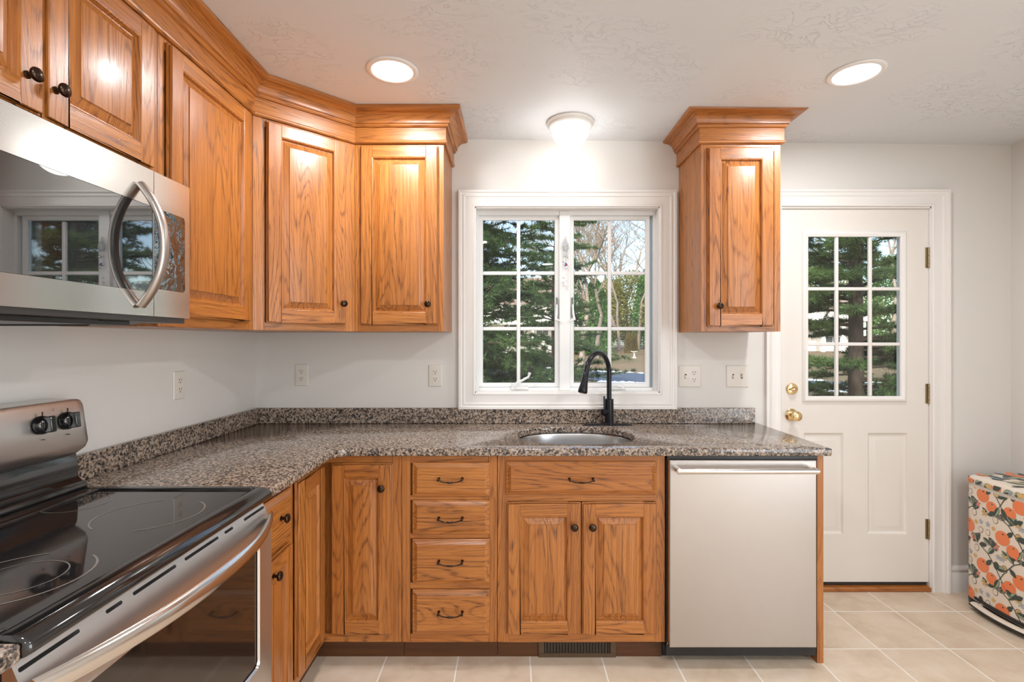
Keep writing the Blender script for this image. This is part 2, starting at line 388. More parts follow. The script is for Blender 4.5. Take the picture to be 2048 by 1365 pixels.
# ------------------------------------------------------------------ door
dr = bpy.data.objects.new('door_1', None); C.objects.link(dr); struct(dr, 'white back door with nine-lite window'); dr.location = (1.865, D+.012, 0)
Md = Matrix.Translation((-1.865, -D-.012, 0)); dy = D+.012
sx0, sx1, sz0, sz1 = 1.462, 2.268, .045, 2.078
lx0, lx1, lz0, lz1 = 1.598, 2.129, 1.044, 1.940
mb = MB(Md)
pan = [(1.590, 1.805, .306, .857), (1.939, 2.154, .306, .857)]
def grid_face(mb, xs, zs, y, holes):
    for i in range(len(xs)-1):
        for j in range(len(zs)-1):
            cx, cz = (xs[i]+xs[i+1])/2, (zs[j]+zs[j+1])/2
            if any(h[0] < cx < h[1] and h[2] < cz < h[3] for h in holes): continue
            mb.faces([(xs[i], y, zs[j]), (xs[i+1], y, zs[j]), (xs[i+1], y, zs[j+1]), (xs[i], y, zs[j+1])], [(0, 1, 2, 3)])
hl = pan+[(lx0, lx1, lz0, lz1)]
xs = sorted({sx0, sx1}|{h[0] for h in hl}|{h[1] for h in hl}); zs = sorted({sz0, sz1}|{h[2] for h in hl}|{h[3] for h in hl})
grid_face(mb, xs, zs, dy, hl); grid_face(mb, xs, zs, dy+.044, [hl[2]])
mb.rects(sx0, sx1, sz0, sz1, [(0, dy), (0, dy+.044)], cap=False)
mb.rects(lx0, lx1, lz0, lz1, [(0, dy), (0, dy+.044)], cap=False)
for p in pan: mb.rects(*p, [(0, dy), (.004, dy+.005), (.012, dy+.009), (.018, dy+.009), (.040, dy+.002), (.043, dy+.002)])
slab = mb.build('slab', DOORW, dr, smooth=25)
mb = MB(Md)
mb.sweep([(lx0+.014, lz0+.014), (lx1-.014, lz0+.014), (lx1-.014, lz1-.014), (lx0+.014, lz1-.014)], [(0, -.004), (0, .004), (.004, .008), (.012, .008), (.016, .012), (.024, .012), (.030, .006), (.034, .0)], lambda p, b: (p.x, dy-b, p.y), closed=True)
mb.build('glass_frame', TRIM, dr, smooth=50)
mb = MB(Md)
for x in (1.772, 1.955): mb.box(x-.009, x+.009, dy+.000, dy+.016, lz0+.014, lz1-.014)
for z in (1.643, 1.341):
    for a, b in ((lx0+.014, 1.763), (1.781, 1.946), (1.964, lx1-.014)): mb.box(a, b, dy, dy+.016, z-.009, z+.009)
mb.build('grille', TRIM, dr, bevel=.004)
mb = MB(Md); mb.box(lx0, lx1, dy+.020, dy+.024, lz0, lz1); mb.build('pane', PANE, dr, smooth=0)
mb = MB(Md); mb.lathe([(0, 0), (.030, 0), (.032, .004), (.028, .012), (.020, .014), (0, .014)], (1.524, dy, 1.098), (0, -1, 0), 32)
db = mb.build('deadbolt', BRASS, dr)
mb = MB(Md); mb.tube([(1.506, dy-.022, 1.094), (1.524, dy-.026, 1.098), (1.542, dy-.022, 1.102)], [.006, .008, .006], 10, flat=(1, 1)); mb.build('thumb_turn', BRASS, db)
mb = MB(Md); mb.lathe([(0, 0), (.033, 0), (.034, .004), (.028, .010), (.014, .014), (.011, .024), (.012, .032), (.022, .040), (.027, .052), (.025, .062), (.014, .068), (0, .069)], (1.522, dy, .956), (0, -1, 0), 32); mb.build('door_knob', BRASS, dr)
for z0, z1 in ((1.757, 1.868), (1.018, 1.125), (.280, .388)):
    mb = MB(Md); mb.box(2.252, 2.264, dy-.003, dy, z0, z1); mb.box(2.264, 2.276, dy-.004, dy, z0, z1)
    for k in range(5):
        h = (z1-z0)/5; mb.lathe([(0, 0), (.0065, .0005), (.0065, h-.001), (0, h-.0005)], (2.267, dy-.006, z0+k*h), (0, 0, 1), 12)
    mb.build('hinge', ABRASS, dr)
mb = MB(Md); mb.box(DX0-.002, DX0+.006, D, D+.14, 0, DZ1); mb.box(DX1-.006, DX1+.002, D, D+.14, 0, DZ1); mb.box(DX0, DX1, D, D+.14, DZ1-.008, DZ1)
mb.build('jamb', TRIM, dr)
mb = MB(Md); mb.box(DX0+.004, DX0+.018, D+.058, D+.08, .03, DZ1-.01); mb.box(DX1-.018, DX1-.004, D+.058, D+.08, .03, DZ1-.01); mb.box(DX0+.004, DX1-.004, D+.058, D+.08, DZ1-.022, DZ1-.006); mb.build('door_stop', TRIM, dr)
mb = MB(Md); mb.box(1.47, 2.262, dy+.006, dy+.04, .026, .046); mb.build('bottom_sweep', SLOT, dr)
mb = MB(Md); mb.box(DX0+.006, DX1-.006, D-.012, D+.15, 0, .024, grain='x'); mb.build('threshold', OAK, dr, bevel=.006)
mb = MB(); mb.sweep([(DX1-.002, 0), (DX1-.002, 2.088), (DX0+.002, 2.088), (DX0+.002, 0)], CAS, lambda p, b: (p.x, D-b, p.y)); struct(mb.build('trim_1', TRIM, smooth=50), 'white moulded casing around the back door')
BB = [(0, 0), (.014, 0), (.014, .100), (.011, .104), (.011, .112), (.014, .116), (.014, .126), (.008, .134), (.004, .140), (0, .140)]
mb = MB(); mb.sweep([(2.361, D), (XR, D)], BB, lambda p, b: (p.x, p.y, b)); struct(mb.build('baseboard_back', TRIM, smooth=50), 'white baseboard right of the door')
mb = MB(); mb.sweep([(XR, D-.014), (XR, -.02)], BB, lambda p, b: (p.x, p.y, b)); struct(mb.build('baseboard_right', TRIM, smooth=50))
mb = MB(); mb.sweep([(-.9, RY), (XL, RY), (XL, -.7)], [(a, b) for a, b in BB], lambda p, b: (p.x, p.y, b)); struct(mb.build('baseboard_rear', TRIM, smooth=50))

# ------------------------------------------------------------------ cabinets (local frame: x right, y into wall, z up, face frame at y=0)
def door_panel(parent, x0, x1, z0, z1, M=None, name='door', fw=.056, panel=True):
    mb = MB(M); i = .005
    sw = fw
    mb.box(x0, x0+sw, -.010, -.001, z0, z1); mb.box(x1-sw, x1, -.010, -.001, z0, z1); mb.box(x0+sw, x1-sw, -.010, -.001, z0, z0+sw, grain='x'); mb.box(x0+sw, x1-sw, -.010, -.001, z1-sw, z1, grain='x')
    a0, a1, c0, c1 = x0+i, x1-i, z0+i, z1-i
    mb.box(a0, x0+sw, -.020, -.010, c0, c1); mb.box(x1-sw, a1, -.020, -.010, c0, c1)
    mb.box(x0+sw, x1-sw, -.020, -.010, c0, z0+sw, grain='x'); mb.box(x0+sw, x1-sw, -.020, -.010, z1-sw, c1, grain='x')
    d = mb.build(name, OAK, parent, bevel=.0022)
    mb = MB(M)
    mb.rects(x0+sw-.001, x1-sw+.001, z0+sw-.001, z1-sw+.001, [(0, -.0195), (.004, -.0180), (.007, -.0110), (.009, -.0065), (.012, -.0060), (.036, -.0155), (.0365, -.0185), (.039, -.0190)])
    mb.build('raised_panel', OAK, d, smooth=20)
    return d
def drawer_front(parent, x0, x1, z0, z1, M=None):
    mb = MB(M); mb.rects(x0, x1, z0, z1, [(0, -.001), (0, -.009), (.003, -.011), (.006, -.011), (.019, -.0185), (.0205, -.020), (.022, -.020)], grain='x', capback=True)
    return mb.build('drawer', OAK, parent, smooth=20)
def knob(parent, x, z, M=None, y=-.020):
    mb = MB(M); mb.lathe([(0, 0), (.0085, 0), (.0085, .002), (.0055, .004), (.0048, .011), (.007, .014), (.0135, .017), (.0158, .021), (.0150, .025), (.010, .0285), (0, .030)], (x, y, z), (0, -1, 0), 22)
    return mb.build('knob', BRONZE, parent, smooth=50)
def pull(parent, x, z, M=None, y=-.020, w=.049):
    mb = MB(M)
    for s_ in (-1, 1): mb.lathe([(0, 0), (.006, 0), (.006, .003), (.004, .005), (.004, .020), (.0055, .022), (.0055, .026), (0, .028)], (x+s_*w, y, z), (0, -1, 0), 12)
    pts = []; rr = []
    for k in range(21):
        t = k/20*2-1
        pts.append((x+t*w, y-.022-.003*(1-t*t), z-.010*(1-abs(t)**3)))
        r = .0028 + (.0016 if abs(t) < .12 else 0) + (.0010 if .18 < abs(t) < .26 else 0)
        rr.append(r)
    mb.tube(pts, rr, 8)
    return mb.build('pull_handle', BRONZE, parent, smooth=60)
def face_frame(parent, w, z0, z1, rails=(), stiles=(.035, .035), top=.035, bot=.035, M=None, mb=None, own=True):
    mb = mb or MB(M)
    mb.box(0, stiles[0], 0, .019, z0, z1); mb.box(w-stiles[1], w, 0, .019, z0, z1)
    mb.box(stiles[0], w-stiles[1], 0, .019, z0, z0+bot, grain='x'); mb.box(stiles[0], w-stiles[1], 0, .019, z1-top, z1, grain='x')
    for z, h in rails: mb.box(stiles[0], w-stiles[1], 0, .019, z-h/2, z+h/2, grain='x')
    return mb.build('face_frame', OAK, parent, bevel=.0008) if own else mb
def carcass(parent, w, depth, z0, z1, toe=None, M=None, y0=.019):
    mb = MB(M); mb.box(0, w, y0, depth, z0, z1); o = mb.build('body', OAK, parent, bevel=.0008)
    if toe:
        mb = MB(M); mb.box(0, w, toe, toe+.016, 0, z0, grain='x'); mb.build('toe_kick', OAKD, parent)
    return o

FY = 2.127; dep = D-FY-.002
ZB, ZT = .090, .880
# drawer base
x0 = -.463; w = .400
c = thing('drawer_base_cabinet', 'oak base cabinet with a stack of four drawers', 'cabinet', (x0, FY, 0))
carcass(c, w, dep, ZB, ZT, .047); face_frame(c, w, ZB, ZT, [(.6985, .02), (.538, .022), (.3275, .025)])
for z0, z1, hz in ((.707, .848, .784), (.549, .690, .620), (.340, .527, .440), (.128, .315, .228)):
    d = drawer_front(c, -.417-x0, -.094-x0, z0, z1); pull(d, -.256-x0, hz)
# sink base
x0 = -.061; w = .705
c = thing('sink_base_cabinet', 'oak sink base cabinet with a false drawer over two doors', 'cabinet', (x0, FY, 0))
mb = MB(); mb.box(0, w, .019, dep, ZB, .62); mb.box(0, .018, .019, dep, .62, ZT); mb.box(w-.018, w, .019, dep, .62, ZT); mb.build('body', OAK, c)
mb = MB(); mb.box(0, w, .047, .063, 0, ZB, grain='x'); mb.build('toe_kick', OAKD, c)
face_frame(c, w, ZB, ZT, [(.698, .03)], stiles=(.045, .045), top=.03)
d = drawer_front(c, -.025-x0, .605-x0, .714, .852); pull(d, .289-x0, .783)
d = door_panel(c, -.021-x0, .2895-x0, .129, .682); knob(d, .259-x0, .586)
d = door_panel(c, .2925-x0, .607-x0, .129, .682); knob(d, .334-x0, .586)
# end panel + dishwasher
mb = MB(); mb.box(-.0135, .0135, 0, D-FY-.002, 0, .880); o = mb.build('end_panel', OAK, bevel=.001); o.location = (1.2985, FY, 0)
tag(o, 'narrow upright oak end panel beside the dishwasher', 'panel')
dw = thing('dishwasher', 'stainless steel dishwasher with a bar handle', 'dishwasher', (.957, 2.09, 0))
mb = MB(); mb.box(-.308, .322, .04, .60, .06, .872); mb.box(-.308, .322, .025, .05, .862, .878); mb.build('body', BLK, dw, bevel=.002)
mb = MB(); mb.box(-.308, .322, .09, .11, .0, .07); mb.box(-.308, .322, .034, .045, .035, .085); mb.build('toe_kick', BLK, dw)
mb = MB()
ring = lambda y, i: [(-.305+i, y, .0875+i), (.305-i, y, .0875+i), (.305-i, y, .865-i), (-.305+i, y, .865-i)]
mb.loft([ring(.045, 0), ring(.006, 0), ring(.002, .001), ring(0, .004)])
dd = mb.build('door', STEELD, dw, smooth=20)
mb = MB(); mb.tube([(-.287, -.046, .831), (.283, -.046, .831)], .0115, 18)
mb.build('handle', STEELB, dd, smooth=50)
for s_ in (-1, 1):
    mb = MB(); mb.tube([(s_*.278-.002, .002, .831), (s_*.278-.002, -.050, .831)], .0125, 16); mb.build('handle_bracket', STEELB, dd, bevel=.001)
mb = MB(); mb.lathe([(0, 0), (.005, 0), (.004, .004), (0, .005)], (-.303, .028, .092), (0, -1, 0), 12); mb.build('mounting_screw', STEELB, dw)

# corner base cabinet (L-shaped, two doors meeting at the inner corner)
XF = -.793; YN = 1.805
c = thing('corner_base_cabinet', 'oak corner base cabinet with two tall doors meeting at right angles', 'cabinet', (XF, FY, 0))
mb = MB(); mb.box(.0, -.465-XF, .019, dep, ZB, ZT); mb.box(XL-XF+.002, -.019, YN-FY, dep, ZB, ZT); mb.box(-.019, 0.0, .019, dep, ZB, ZT); mb.build('body', OAK, c)
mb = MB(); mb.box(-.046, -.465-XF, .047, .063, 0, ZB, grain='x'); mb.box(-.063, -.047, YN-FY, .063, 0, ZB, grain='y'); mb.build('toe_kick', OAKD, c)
mb = MB(); wq = -.465-XF
mb.box(wq-.042, wq, 0, .019, ZB, ZT); mb.box(0, wq-.042, 0, .019, ZB, ZB+.035, grain='x'); mb.box(0, wq-.042, 0, .019, ZT-.035, ZT, grain='x')
mb.box(-.019, 0, YN-FY, YN-FY+.022, ZB, ZT); mb.box(-.019, 0, YN-FY+.022, 0, ZB, ZB+.035, grain='y'); mb.box(-.019, 0, YN-FY+.022, 0, ZT-.035, ZT, grain='y')
mb.build('face_frame', OAK, c, bevel=.0008)
d = door_panel(c, -.758-XF, -.499-XF, .129, .845, fw=.058); knob(d, -.542-XF, .747)
ML = Matrix.Rotation(PI/2, 4, 'Z')     # local x -> +Y, front faces +X
door_panel(c, 1.832-FY, 2.094-FY, .129, .845, M=ML, fw=.058)
# narrow base
c = thing('narrow_base_cabinet', 'narrow oak base cabinet right of the range, one drawer over one door', 'cabinet', (XF, 1.527, 0), PI/2)
w = YN-1.529
carcass(c, w, XF-XL-.002, ZB, ZT, .047); face_frame(c, w, ZB, ZT, [(.658, .03)])
d = drawer_front(c, .032, w-.014, .667, .842); knob(d, 1.69-1.527, .765)
d = door_panel(c, .032, w-.014, .129, .649, fw=.05); knob(d, 1.635-1.527, .597)
# near base cabinet on the other side of the range
c = thing('near_base_cabinet', 'oak base cabinet at the lower left edge, left of the range', 'cabinet', (XF, -.62, 0), PI/2)
w = .742+.62
carcass(c, w, XF-XL-.002, ZB, ZT, .047); face_frame(c, w, ZB, ZT, [(.69, .03)])
for a, b in ((.03, w/2-.003), (w/2+.003, w-.03)):
    d = drawer_front(c, a, b, .707, .848); pull(d, (a+b)/2, .784)
    d = door_panel(c, a, b, .129, .682); knob(d, b-.03 if a < .1 else a+.03, .6)

# ------------------------------------------------------------------ upper cabinets
UB, UT = 1.404, 2.395
UXF = -1.080
def upper(name, label, loc, rz, w, depth, z0, doors, stile=.03):
    c = thing(name, label, 'cabinet', loc, rz)
    mb = MB(); mb.box(0, w, .019, depth, z0, UT); mb.build('body', OAK, c, bevel=.0008)
    face_frame(c, w, z0, UT, stiles=(stile, stile), top=.13)
    for (a, b, za, zb, kx, kz) in doors:
        d = door_panel(c, a, b, za, zb, fw=.058)
        if kx is not None: knob(d, kx, kz)
    return c
upper('microwave_wall_cabinet', 'short oak wall cabinet with two doors above the microwave', (UXF, .775, 0), PI/2, .762, UXF-XL-.002, 1.832,
      [(.030, .372, 1.868, 2.29, 1.104-.775, 1.942), (.376, .728, 1.868, 2.29, 1.173-.775, 1.942)])
upper('tall_wall_cabinet', 'tall oak wall cabinet between the microwave and the corner', (UXF, 1.539, 0), PI/2, 2.098-1.539, UXF-XL-.002, UB,
      [(.032, 2.062-1.539, 1.436, 2.29, .062, 1.53)])
upper('single_wall_cabinet', 'oak single-door wall cabinet just left of the window', (-.752, 2.415, 0), 0, .426, .323, UB,
      [(.030, .401, 1.436, 2.29, .354, 1.533)])
upper('narrow_wall_cabinet', 'narrow oak wall cabinet hung between the window and the back door', (.904, 2.415, 0), 0, .38, .323, UB,
      [(.028, .343, 1.428, 2.282, .075, 1.524)])
# diagonal corner wall cabinet
A = Vector((-1.080, 2.100)); B = Vector((-.752, 2.415)); L = (B-A).length; ang = math.atan2(B.y-A.y, B.x-A.x)
c = thing('diagonal_wall_cabinet', 'oak diagonal corner wall cabinet with one door', 'cabinet', (A.x, A.y, 0), ang)
Mi = Matrix.Rotation(-ang, 4, 'Z') @ Matrix.Translation((-A.x, -A.y, 0))
mb = MB(Mi); nrm = Vector((-(B-A).y, (B-A).x)).normalized()*.019
pl = [(A.x+nrm.x, A.y+nrm.y), (B.x+nrm.x, B.y+nrm.y), (B.x-.001, D-.002), (XL+.002, D-.002), (XL+.002, A.y+.001)]
mb.loft([[(x, y, UB) for x, y in pl], [(x, y, UT) for x, y in pl]]); mb.build('body', OAK, c)
face_frame(c, L, UB, UT, stiles=(.048, .048), top=.13)
d = door_panel(c, .052, .405, 1.436, 2.29, fw=.058); knob(d, .383, 1.532)

# crown mouldings
CROWN = [(0, 2.300), (.010, 2.300), (.015, 2.305), (.016, 2.311), (.012, 2.316), (.012, 2.374), (.020, 2.376), (.024, 2.381), (.024, 2.388), (.030, 2.390)]
for k in range(9):
    t = k/8*PI/2; CROWN.append((.030+.045*(1-math.cos(t)), 2.391+.040*math.sin(t)))
CROWN += [(.080, 2.433), (.085, 2.438), (.086, 2.4515), (0, 2.4515)]
mb = MB(); mb.sweep([(UXF, .775), (A.x, A.y), (B.x, B.y), (-.326, 2.415), (-.326, D-.001)], CROWN, lambda p, b: (p.x, p.y, b)); o = mb.build('crown_molding', OAK, smooth=30)
tag(o, 'long oak crown moulding over the cabinets from the left wall to the window', 'crown molding')
mb = MB(); mb.sweep([(.904, D-.001), (.904, 2.415), (1.284, 2.415), (1.284, D-.001)], CROWN, lambda p, b: (p.x, p.y, min(b, ceil_z(p.x)-.001) if b > 2.44 else b-.004*(b-2.3)/.15))
o = mb.build('crown_molding', OAK, smooth=30); tag(o, 'short oak crown moulding topping the narrow cabinet right of the window', 'crown molding')

# ------------------------------------------------------------------ countertop, backsplash, sink
CZ0, CZ1 = .882, .914
SCX, SCY, SA, SB_ = .300, 2.392, .272, .217
def sup(a, b, n=2.5, m=56):
    out = []
    for k in range(m):
        t = 2*PI*k/m; ct, st = math.cos(t), math.sin(t)
        out.append((SCX+a*math.copysign(abs(ct)**(2/n), ct), SCY+b*math.copysign(abs(st)**(2/n), st)))
    return out
def slab_poly(outer, hole, z0, z1, r=.006):
    """stone slab with rounded edges"""
    mb = MB(); bm = mb.bm
    def inset(poly, d):
        n = len(poly); o = []
        for i in range(n):
            p, q, s = Vector(poly[i-1]), Vector(poly[i]), Vector(poly[(i+1) % n])
            d0 = (q-p).normalized(); d1 = (s-q).normalized(); n0 = Vector((-d0.y, d0.x)); n1 = Vector((-d1.y, d1.x)); m = (n0+n1); m = m/m.dot(n1)
            o.append(tuple(q+m*d))
        return o
    def rings(poly, sgn):
        rs = []
        for d, z in ((r, z0), (r*.3, z0+r*.3), (0, z0+r), (0, z1-r), (r*.3, z1-r*.3), (r, z1)):
            rs.append([bm.verts.new((x, y, z)) for x, y in inset(poly, d*sgn)])
        for a, b in zip(rs, rs[1:]):
            n = len(a)
            for i in range(n): bm.faces.new([a[i], a[(i+1) % n], b[(i+1) % n], b[i]])
        return rs[0], rs[-1]
    loops = [rings(outer, 1)]
    if hole: loops.append(rings(hole, -1))
    for idx in (0, 1):
        es = []
        for lp in loops:
            v = lp[idx]
            for i in range(len(v)):
                e_ = bm.edges.get((v[i], v[(i+1) % len(v)])); es.append(e_)
        bmesh.ops.triangle_fill(bm, use_beauty=True, use_dissolve=False, edges=es)
    return mb
fe = 2.085; le = -.728; R_ = .07
arc = [(le+R_*(1-math.cos(t)), fe-R_+R_*math.sin(t)) for t in [k/8*PI/2 for k in range(9)]]
# counter-clockwise outline
outer = [(XL+.001, 1.523), (le, 1.523)]+arc+[(1.318, fe), (1.325, fe+.007), (1.332, D-.001), (XL+.001, D-.001)]
mb = slab_poly(outer, sup(SA, SB_), CZ0, CZ1); o = mb.build('countertop', GRAN, smooth=40)
tag(o, 'L-shaped speckled granite countertop around the sink and corner', 'countertop')
mb = slab_poly([(XL+.001, -.62), (le, -.62), (le, .747), (XL+.001, .747)], None, CZ0, CZ1); o = mb.build('countertop', GRAN, smooth=40)
tag(o, 'granite countertop sliver at the lower left edge, before the range', 'countertop')
mb = MB(); mb.box(XL+.022, 1.31, D-.021, D-.001, CZ1, .997); o = mb.build('backsplash', GRAN, bevel=.002); tag(o, 'low granite backsplash strip under the window', 'backsplash')
mb = MB(); mb.box(XL+.001, XL+.021, 1.525, D-.001, CZ1, .997); o = mb.build('backsplash', GRAN, bevel=.002); tag(o, 'low granite backsplash strip on the left wall behind the range-side counter', 'backsplash')
# sink
sk = thing('kitchen_sink', 'undermount oval stainless steel sink in the granite', 'sink', (SCX, SCY, .70))
mb = MB(Matrix.Translation((-SCX, -SCY, -.70)))
prof = [(1.05, .880), (.985, .880), (.975, .872), (.965, .80), (.95, .745), (.90, .715), (.80, .702), (.4, .698), (.13, .694), (.125, .690)]
mb.loft([[(x, y, z) for x, y in sup(SA*s_, SB_*s_)] for s_, z in prof], cap0=False)
mb.build('bowl', STEELS, sk, smooth=60)
mb = MB(); mb.lathe([(.045, -.006), (.040, -.004), (.03, -.006), (.0, -.008)], (0, 0, 0), (0, 0, 1), 24); mb.build('drain', STEELB, sk)

# faucet
fa = thing('kitchen_faucet', 'black gooseneck pull-down faucet behind the sink', 'faucet', (.513, 2.668, CZ1))
mb = MB()
rr = []
for z, s_ in ((0, 1), (.003, 1), (.008, .82)):
    rr.append([(.132*s_*math.cos(2*PI*k/40)-.012, (.026+.004*abs(math.cos(2*PI*k/40)))*s_*math.sin(2*PI*k/40)-.012*(math.cos(2*PI*k/40)**2), z) for k in range(40)])
mb.loft(rr); mb.build('deck_plate', FAUC, fa, smooth=40)
mb = MB(); mb.lathe([(0, .004), (.028, .004), (.028, .010), (.0235, .014), (.0235, .137), (.021, .139), (0, .139)], n=28); mb.build('body', FAUC, fa, smooth=40)
dirv = Vector((-.165, -.185, 0)).normalized(); path = [(0, 0, .13), (0, 0, .20), (0, 0, .275)]; r = .108
for k in range(1, 17):
    t = PI*k/16*.93; p = dirv*(r-r*math.cos(t)); path.append((p.x, p.y, .275+r*math.sin(t)))
lastp = Vector(path[-1]); dl = (lastp-Vector(path[-2])).normalized(); hd = (dl*.8+dirv*.12+Vector((0, 0, -.3))).normalized()
path.append(tuple(lastp+hd*.02))
mb = MB(); mb.tube(path, .0128, 18); mb.build('gooseneck', FAUC, fa, smooth=60)
p0 = lastp+hd*.012
mb = MB(); mb.tube([tuple(p0+hd*d) for d in (0, .004, .03, .06, .085, .10, .104)], [.0135, .0150, .0155, .0185, .0225, .0235, .020], 22); mb.build('spray_head', FAUC, fa, smooth=50)
mb = MB(); a = Vector((-.85, -.52, 0)).normalized(); mb.tube([tuple(a*.018+Vector((0, 0, .070))), tuple(a*.046+Vector((0, 0, .070)))], .0175, 22)
hub = mb.build('handle_hub', FAUC, fa, bevel=.002, smooth=40)
mb = MB(); mb.tube([tuple(a*.032+Vector((0, 0, .080))), tuple(a*.034+Vector((0, 0, .155)))], .0048, 10); mb.build('lever', FAUC, hub)

# ------------------------------------------------------------------ range
RY0, RY1 = .752, 1.518; RW = RY1-RY0; RXF = -.722
rg = thing('electric_range', 'stainless steel electric range with a black glass cooktop', 'range', (RXF, RY0, 0), PI/2)
# local: x -> +Y world (0..RW), y -> -X world (depth 0..), z up
depth = RXF-XL-.004
mb = MB(); mb.box(.002, RW-.002, .041, depth-.02, .03, .885); mb.build('body', BLK, rg)
mb = MB(); mb.box(.02, RW-.02, .06, .08, 0, .09); mb.build('base', BLK, rg)
# cooktop frame with rolled front edge
zt = .922
mb = MB()
pf = [(.052, zt-.008), (.046, zt-.002), (.038, zt), (.018, zt-.001), (.006, zt-.006), (-.004, zt-.016), (-.006, zt-.026), (0, zt-.034), (.05, zt-.034)]
def rollpath(x): return [(x, y, z) for y, z in pf]
n = len(pf); R3 = []
for x, sh in ((-.003, .012), (.001, .003), (.008, 0), (RW-.008, 0), (RW-.001, .003), (RW+.003, .012)):
    R3.append([(x, y+sh*(1 if y < .03 else 0), z-sh*.3) for y, z in pf])
mb.loft(R3)
mb.box(-.003, .020, .05, depth-.10, zt-.034, zt); mb.box(RW-.020, RW+.003, .05, depth-.10, zt-.034, zt); mb.box(.02, RW-.02, depth-.16, depth-.10, zt-.034, zt-.001)
mb.build('cooktop_frame', BLKE, rg, bevel=.003, smooth=50)
mb = MB(); mb.box(.018, RW-.018, .045, depth-.13, zt-.03, zt-.006); ct = mb.build('cooktop_glass', BLKG, rg)
def wl2(X, Y): return (Y-RY0, RXF-X)
def ring_(cx, cy, r0, r1, a0=0, a1=360, z=zt-.0055):
    mb = MB(); n = 64; lo = []; hi = []
    for k in range(n+1):
        t = math.radians(a0+(a1-a0)*k/n); lo.append((cx+r0*math.cos(t), cy+r0*math.sin(t), z)); hi.append((cx+r1*math.cos(t), cy+r1*math.sin(t), z))
    mb.faces(lo+hi, [(i, i+1, n+2+i, n+1+i) for i in range(n)]); return mb
for X, Y, rs in ((-.925, 1.29, ((.118, .122), )), (-.925, .945, ((.072, .0745), (.113, .1175))), (-1.185, 1.375, ((.074, .0765), )), (-1.185, .93, ((.092, .095), ))):
    cx, cy = wl2(X, Y)
    mb = None
    for r0, r1 in rs:
        for a0, a1 in ((200, 330), (20, 150)) if r1 > .1 else ((0, 360), ):
            m2 = ring_(cx, cy, r0, r1, a0, a1)
            m2.build('burner_ring', RINGM, ct, smooth=0)
# backguard: local depth yb from front
gx = lambda X: RXF-X
mb = MB()
prof_g = [(-1.384, .905), (-1.300, .905), (-1.278, .914), (-1.272, .926), (-1.276, .938), (-1.290, .944), (-1.300, .955), (-1.303, 1.01), (-1.310, 1.03), (-1.384, 1.03)]
mb.loft([[(x, gx(X), z) for X, z in prof_g] for x in (.002, RW-.002)]); mb.build('backguard_base', BLKE, rg, bevel=.003)
mb = MB()
prof_p = [(-1.384, 1.022), (-1.300, 1.022), (-1.276, 1.040), (-1.268, 1.058), (-1.284, 1.175), (-1.292, 1.188), (-1.384, 1.190)]
secs = []
for x, s_ in ((.0, .55), (.006, .86), (.016, .97), (.03, 1), (RW-.03, 1), (RW-.016, .97), (RW-.006, .86), (RW, .55)):
    cz = 1.106; secs.append([(x, gx(-1.384+(X+1.384)*(.9+.1*s_)), cz+(z-cz)*(.6+.4*s_)) for X, z in prof_p])
mb.loft(secs); bg = mb.build('control_panel', STEEL, rg, bevel=.002, smooth=40)
nf = Vector((0, -1, .12)).normalized()
for Y in (1.446, 1.368, .92, .845):
    o0 = Vector((Y-RY0, gx(-1.276)-.002, 1.131))
    mb = MB(); mb.lathe([(0, 0), (.0255, 0), (.0255, .004), (.022, .012), (.017, .016), (0, .017)], o0, nf, 28); kb = mb.build('burner_knob', BLKE, bg, smooth=50)
    mb = MB(Matrix.Translation(o0) @ Matrix.Rotation(-.12, 4, 'X')); mb.box(-.008, .008, -.034, -.012, -.022, .022); mb.build('grip', BLKE, kb, bevel=.003)
    mb = MB(Matrix.Translation(o0)); mb.box(-.0012, .0012, -.003, 0, .026, .036); mb.build('pointer_mark', BLK, bg)
    mb = MB(Matrix.Translation(o0)); mb.box(-.001, .0015, -.0075, .0, -.0405, -.038); mb.build('position_mark', BLK, bg)
mb = ring_(0, 0, .0025, .0035, 30, 330, 0); 
for v in mb.bm.verts: v.co = Vector((1.407-RY0+v.co.x, gx(-1.281)-.0035, 1.168+v.co.y))
mb.build('indicator_light', BLK, bg, smooth=0)
# vent strip + door + handle + drawer
mb = MB(); mb.box(.004, RW-.004, .036, .045, .830, .892); mb.build('vent_backing', BLK, rg)
dz0, dz1 = .235, .876
wx0, wx1, wz0, wz1 = .070, RW-.074, .428, .776
def rrect(x0, x1, z0, z1, r, y, n=6):
    o = []
    for cx, cz, a in ((x1-r, z1-r, 0), (x0+r, z1-r, 90), (x0+r, z0+r, 180), (x1-r, z0+r, 270)):
        for k in range(n+1):
            t = math.radians(a+90*k/n); o.append((cx+r*math.cos(t), y, cz+r*math.sin(t)))
    return o
mb = MB()
# door skin with rounded window opening and vent slots
def fill_xz(mb, outer, holes, y):
    bm = mb.bm; es = []
    for lp in [outer]+holes:
        vs = [bm.verts.new(mb.M @ Vector((p[0], y, p[2]))) for p in lp]
        for i in range(len(vs)): es.append(bm.edges.new((vs[i], vs[(i+1) % len(vs)])))
    bmesh.ops.triangle_fill(bm, use_beauty=True, use_dissolve=False, edges=es)
slots = [(1.400, 1.512), (1.306, 1.345), (1.147, 1.278), (.990, 1.117), (.924, .963), (.760, .868)]
hs = [rrect(wx0, wx1, wz0, wz1, .018, 0)]+[rrect(a-RY0, b-RY0, .8590, .8655, .003, 0, 3) for a, b in slots]
zb_ = .812; fx = lambda z: max(0, z-zb_)*.42
fill_xz(mb, [(.002, 0, dz0), (RW-.002, 0, dz0), (RW-.002, 0, zb_), (.002, 0, zb_)], hs[:1], 0)
mb.loft([hs[0], [(p[0], .010, p[2]) for p in hs[0]]], cap0=False, cap1=False)
n0 = len(mb.bm.verts)
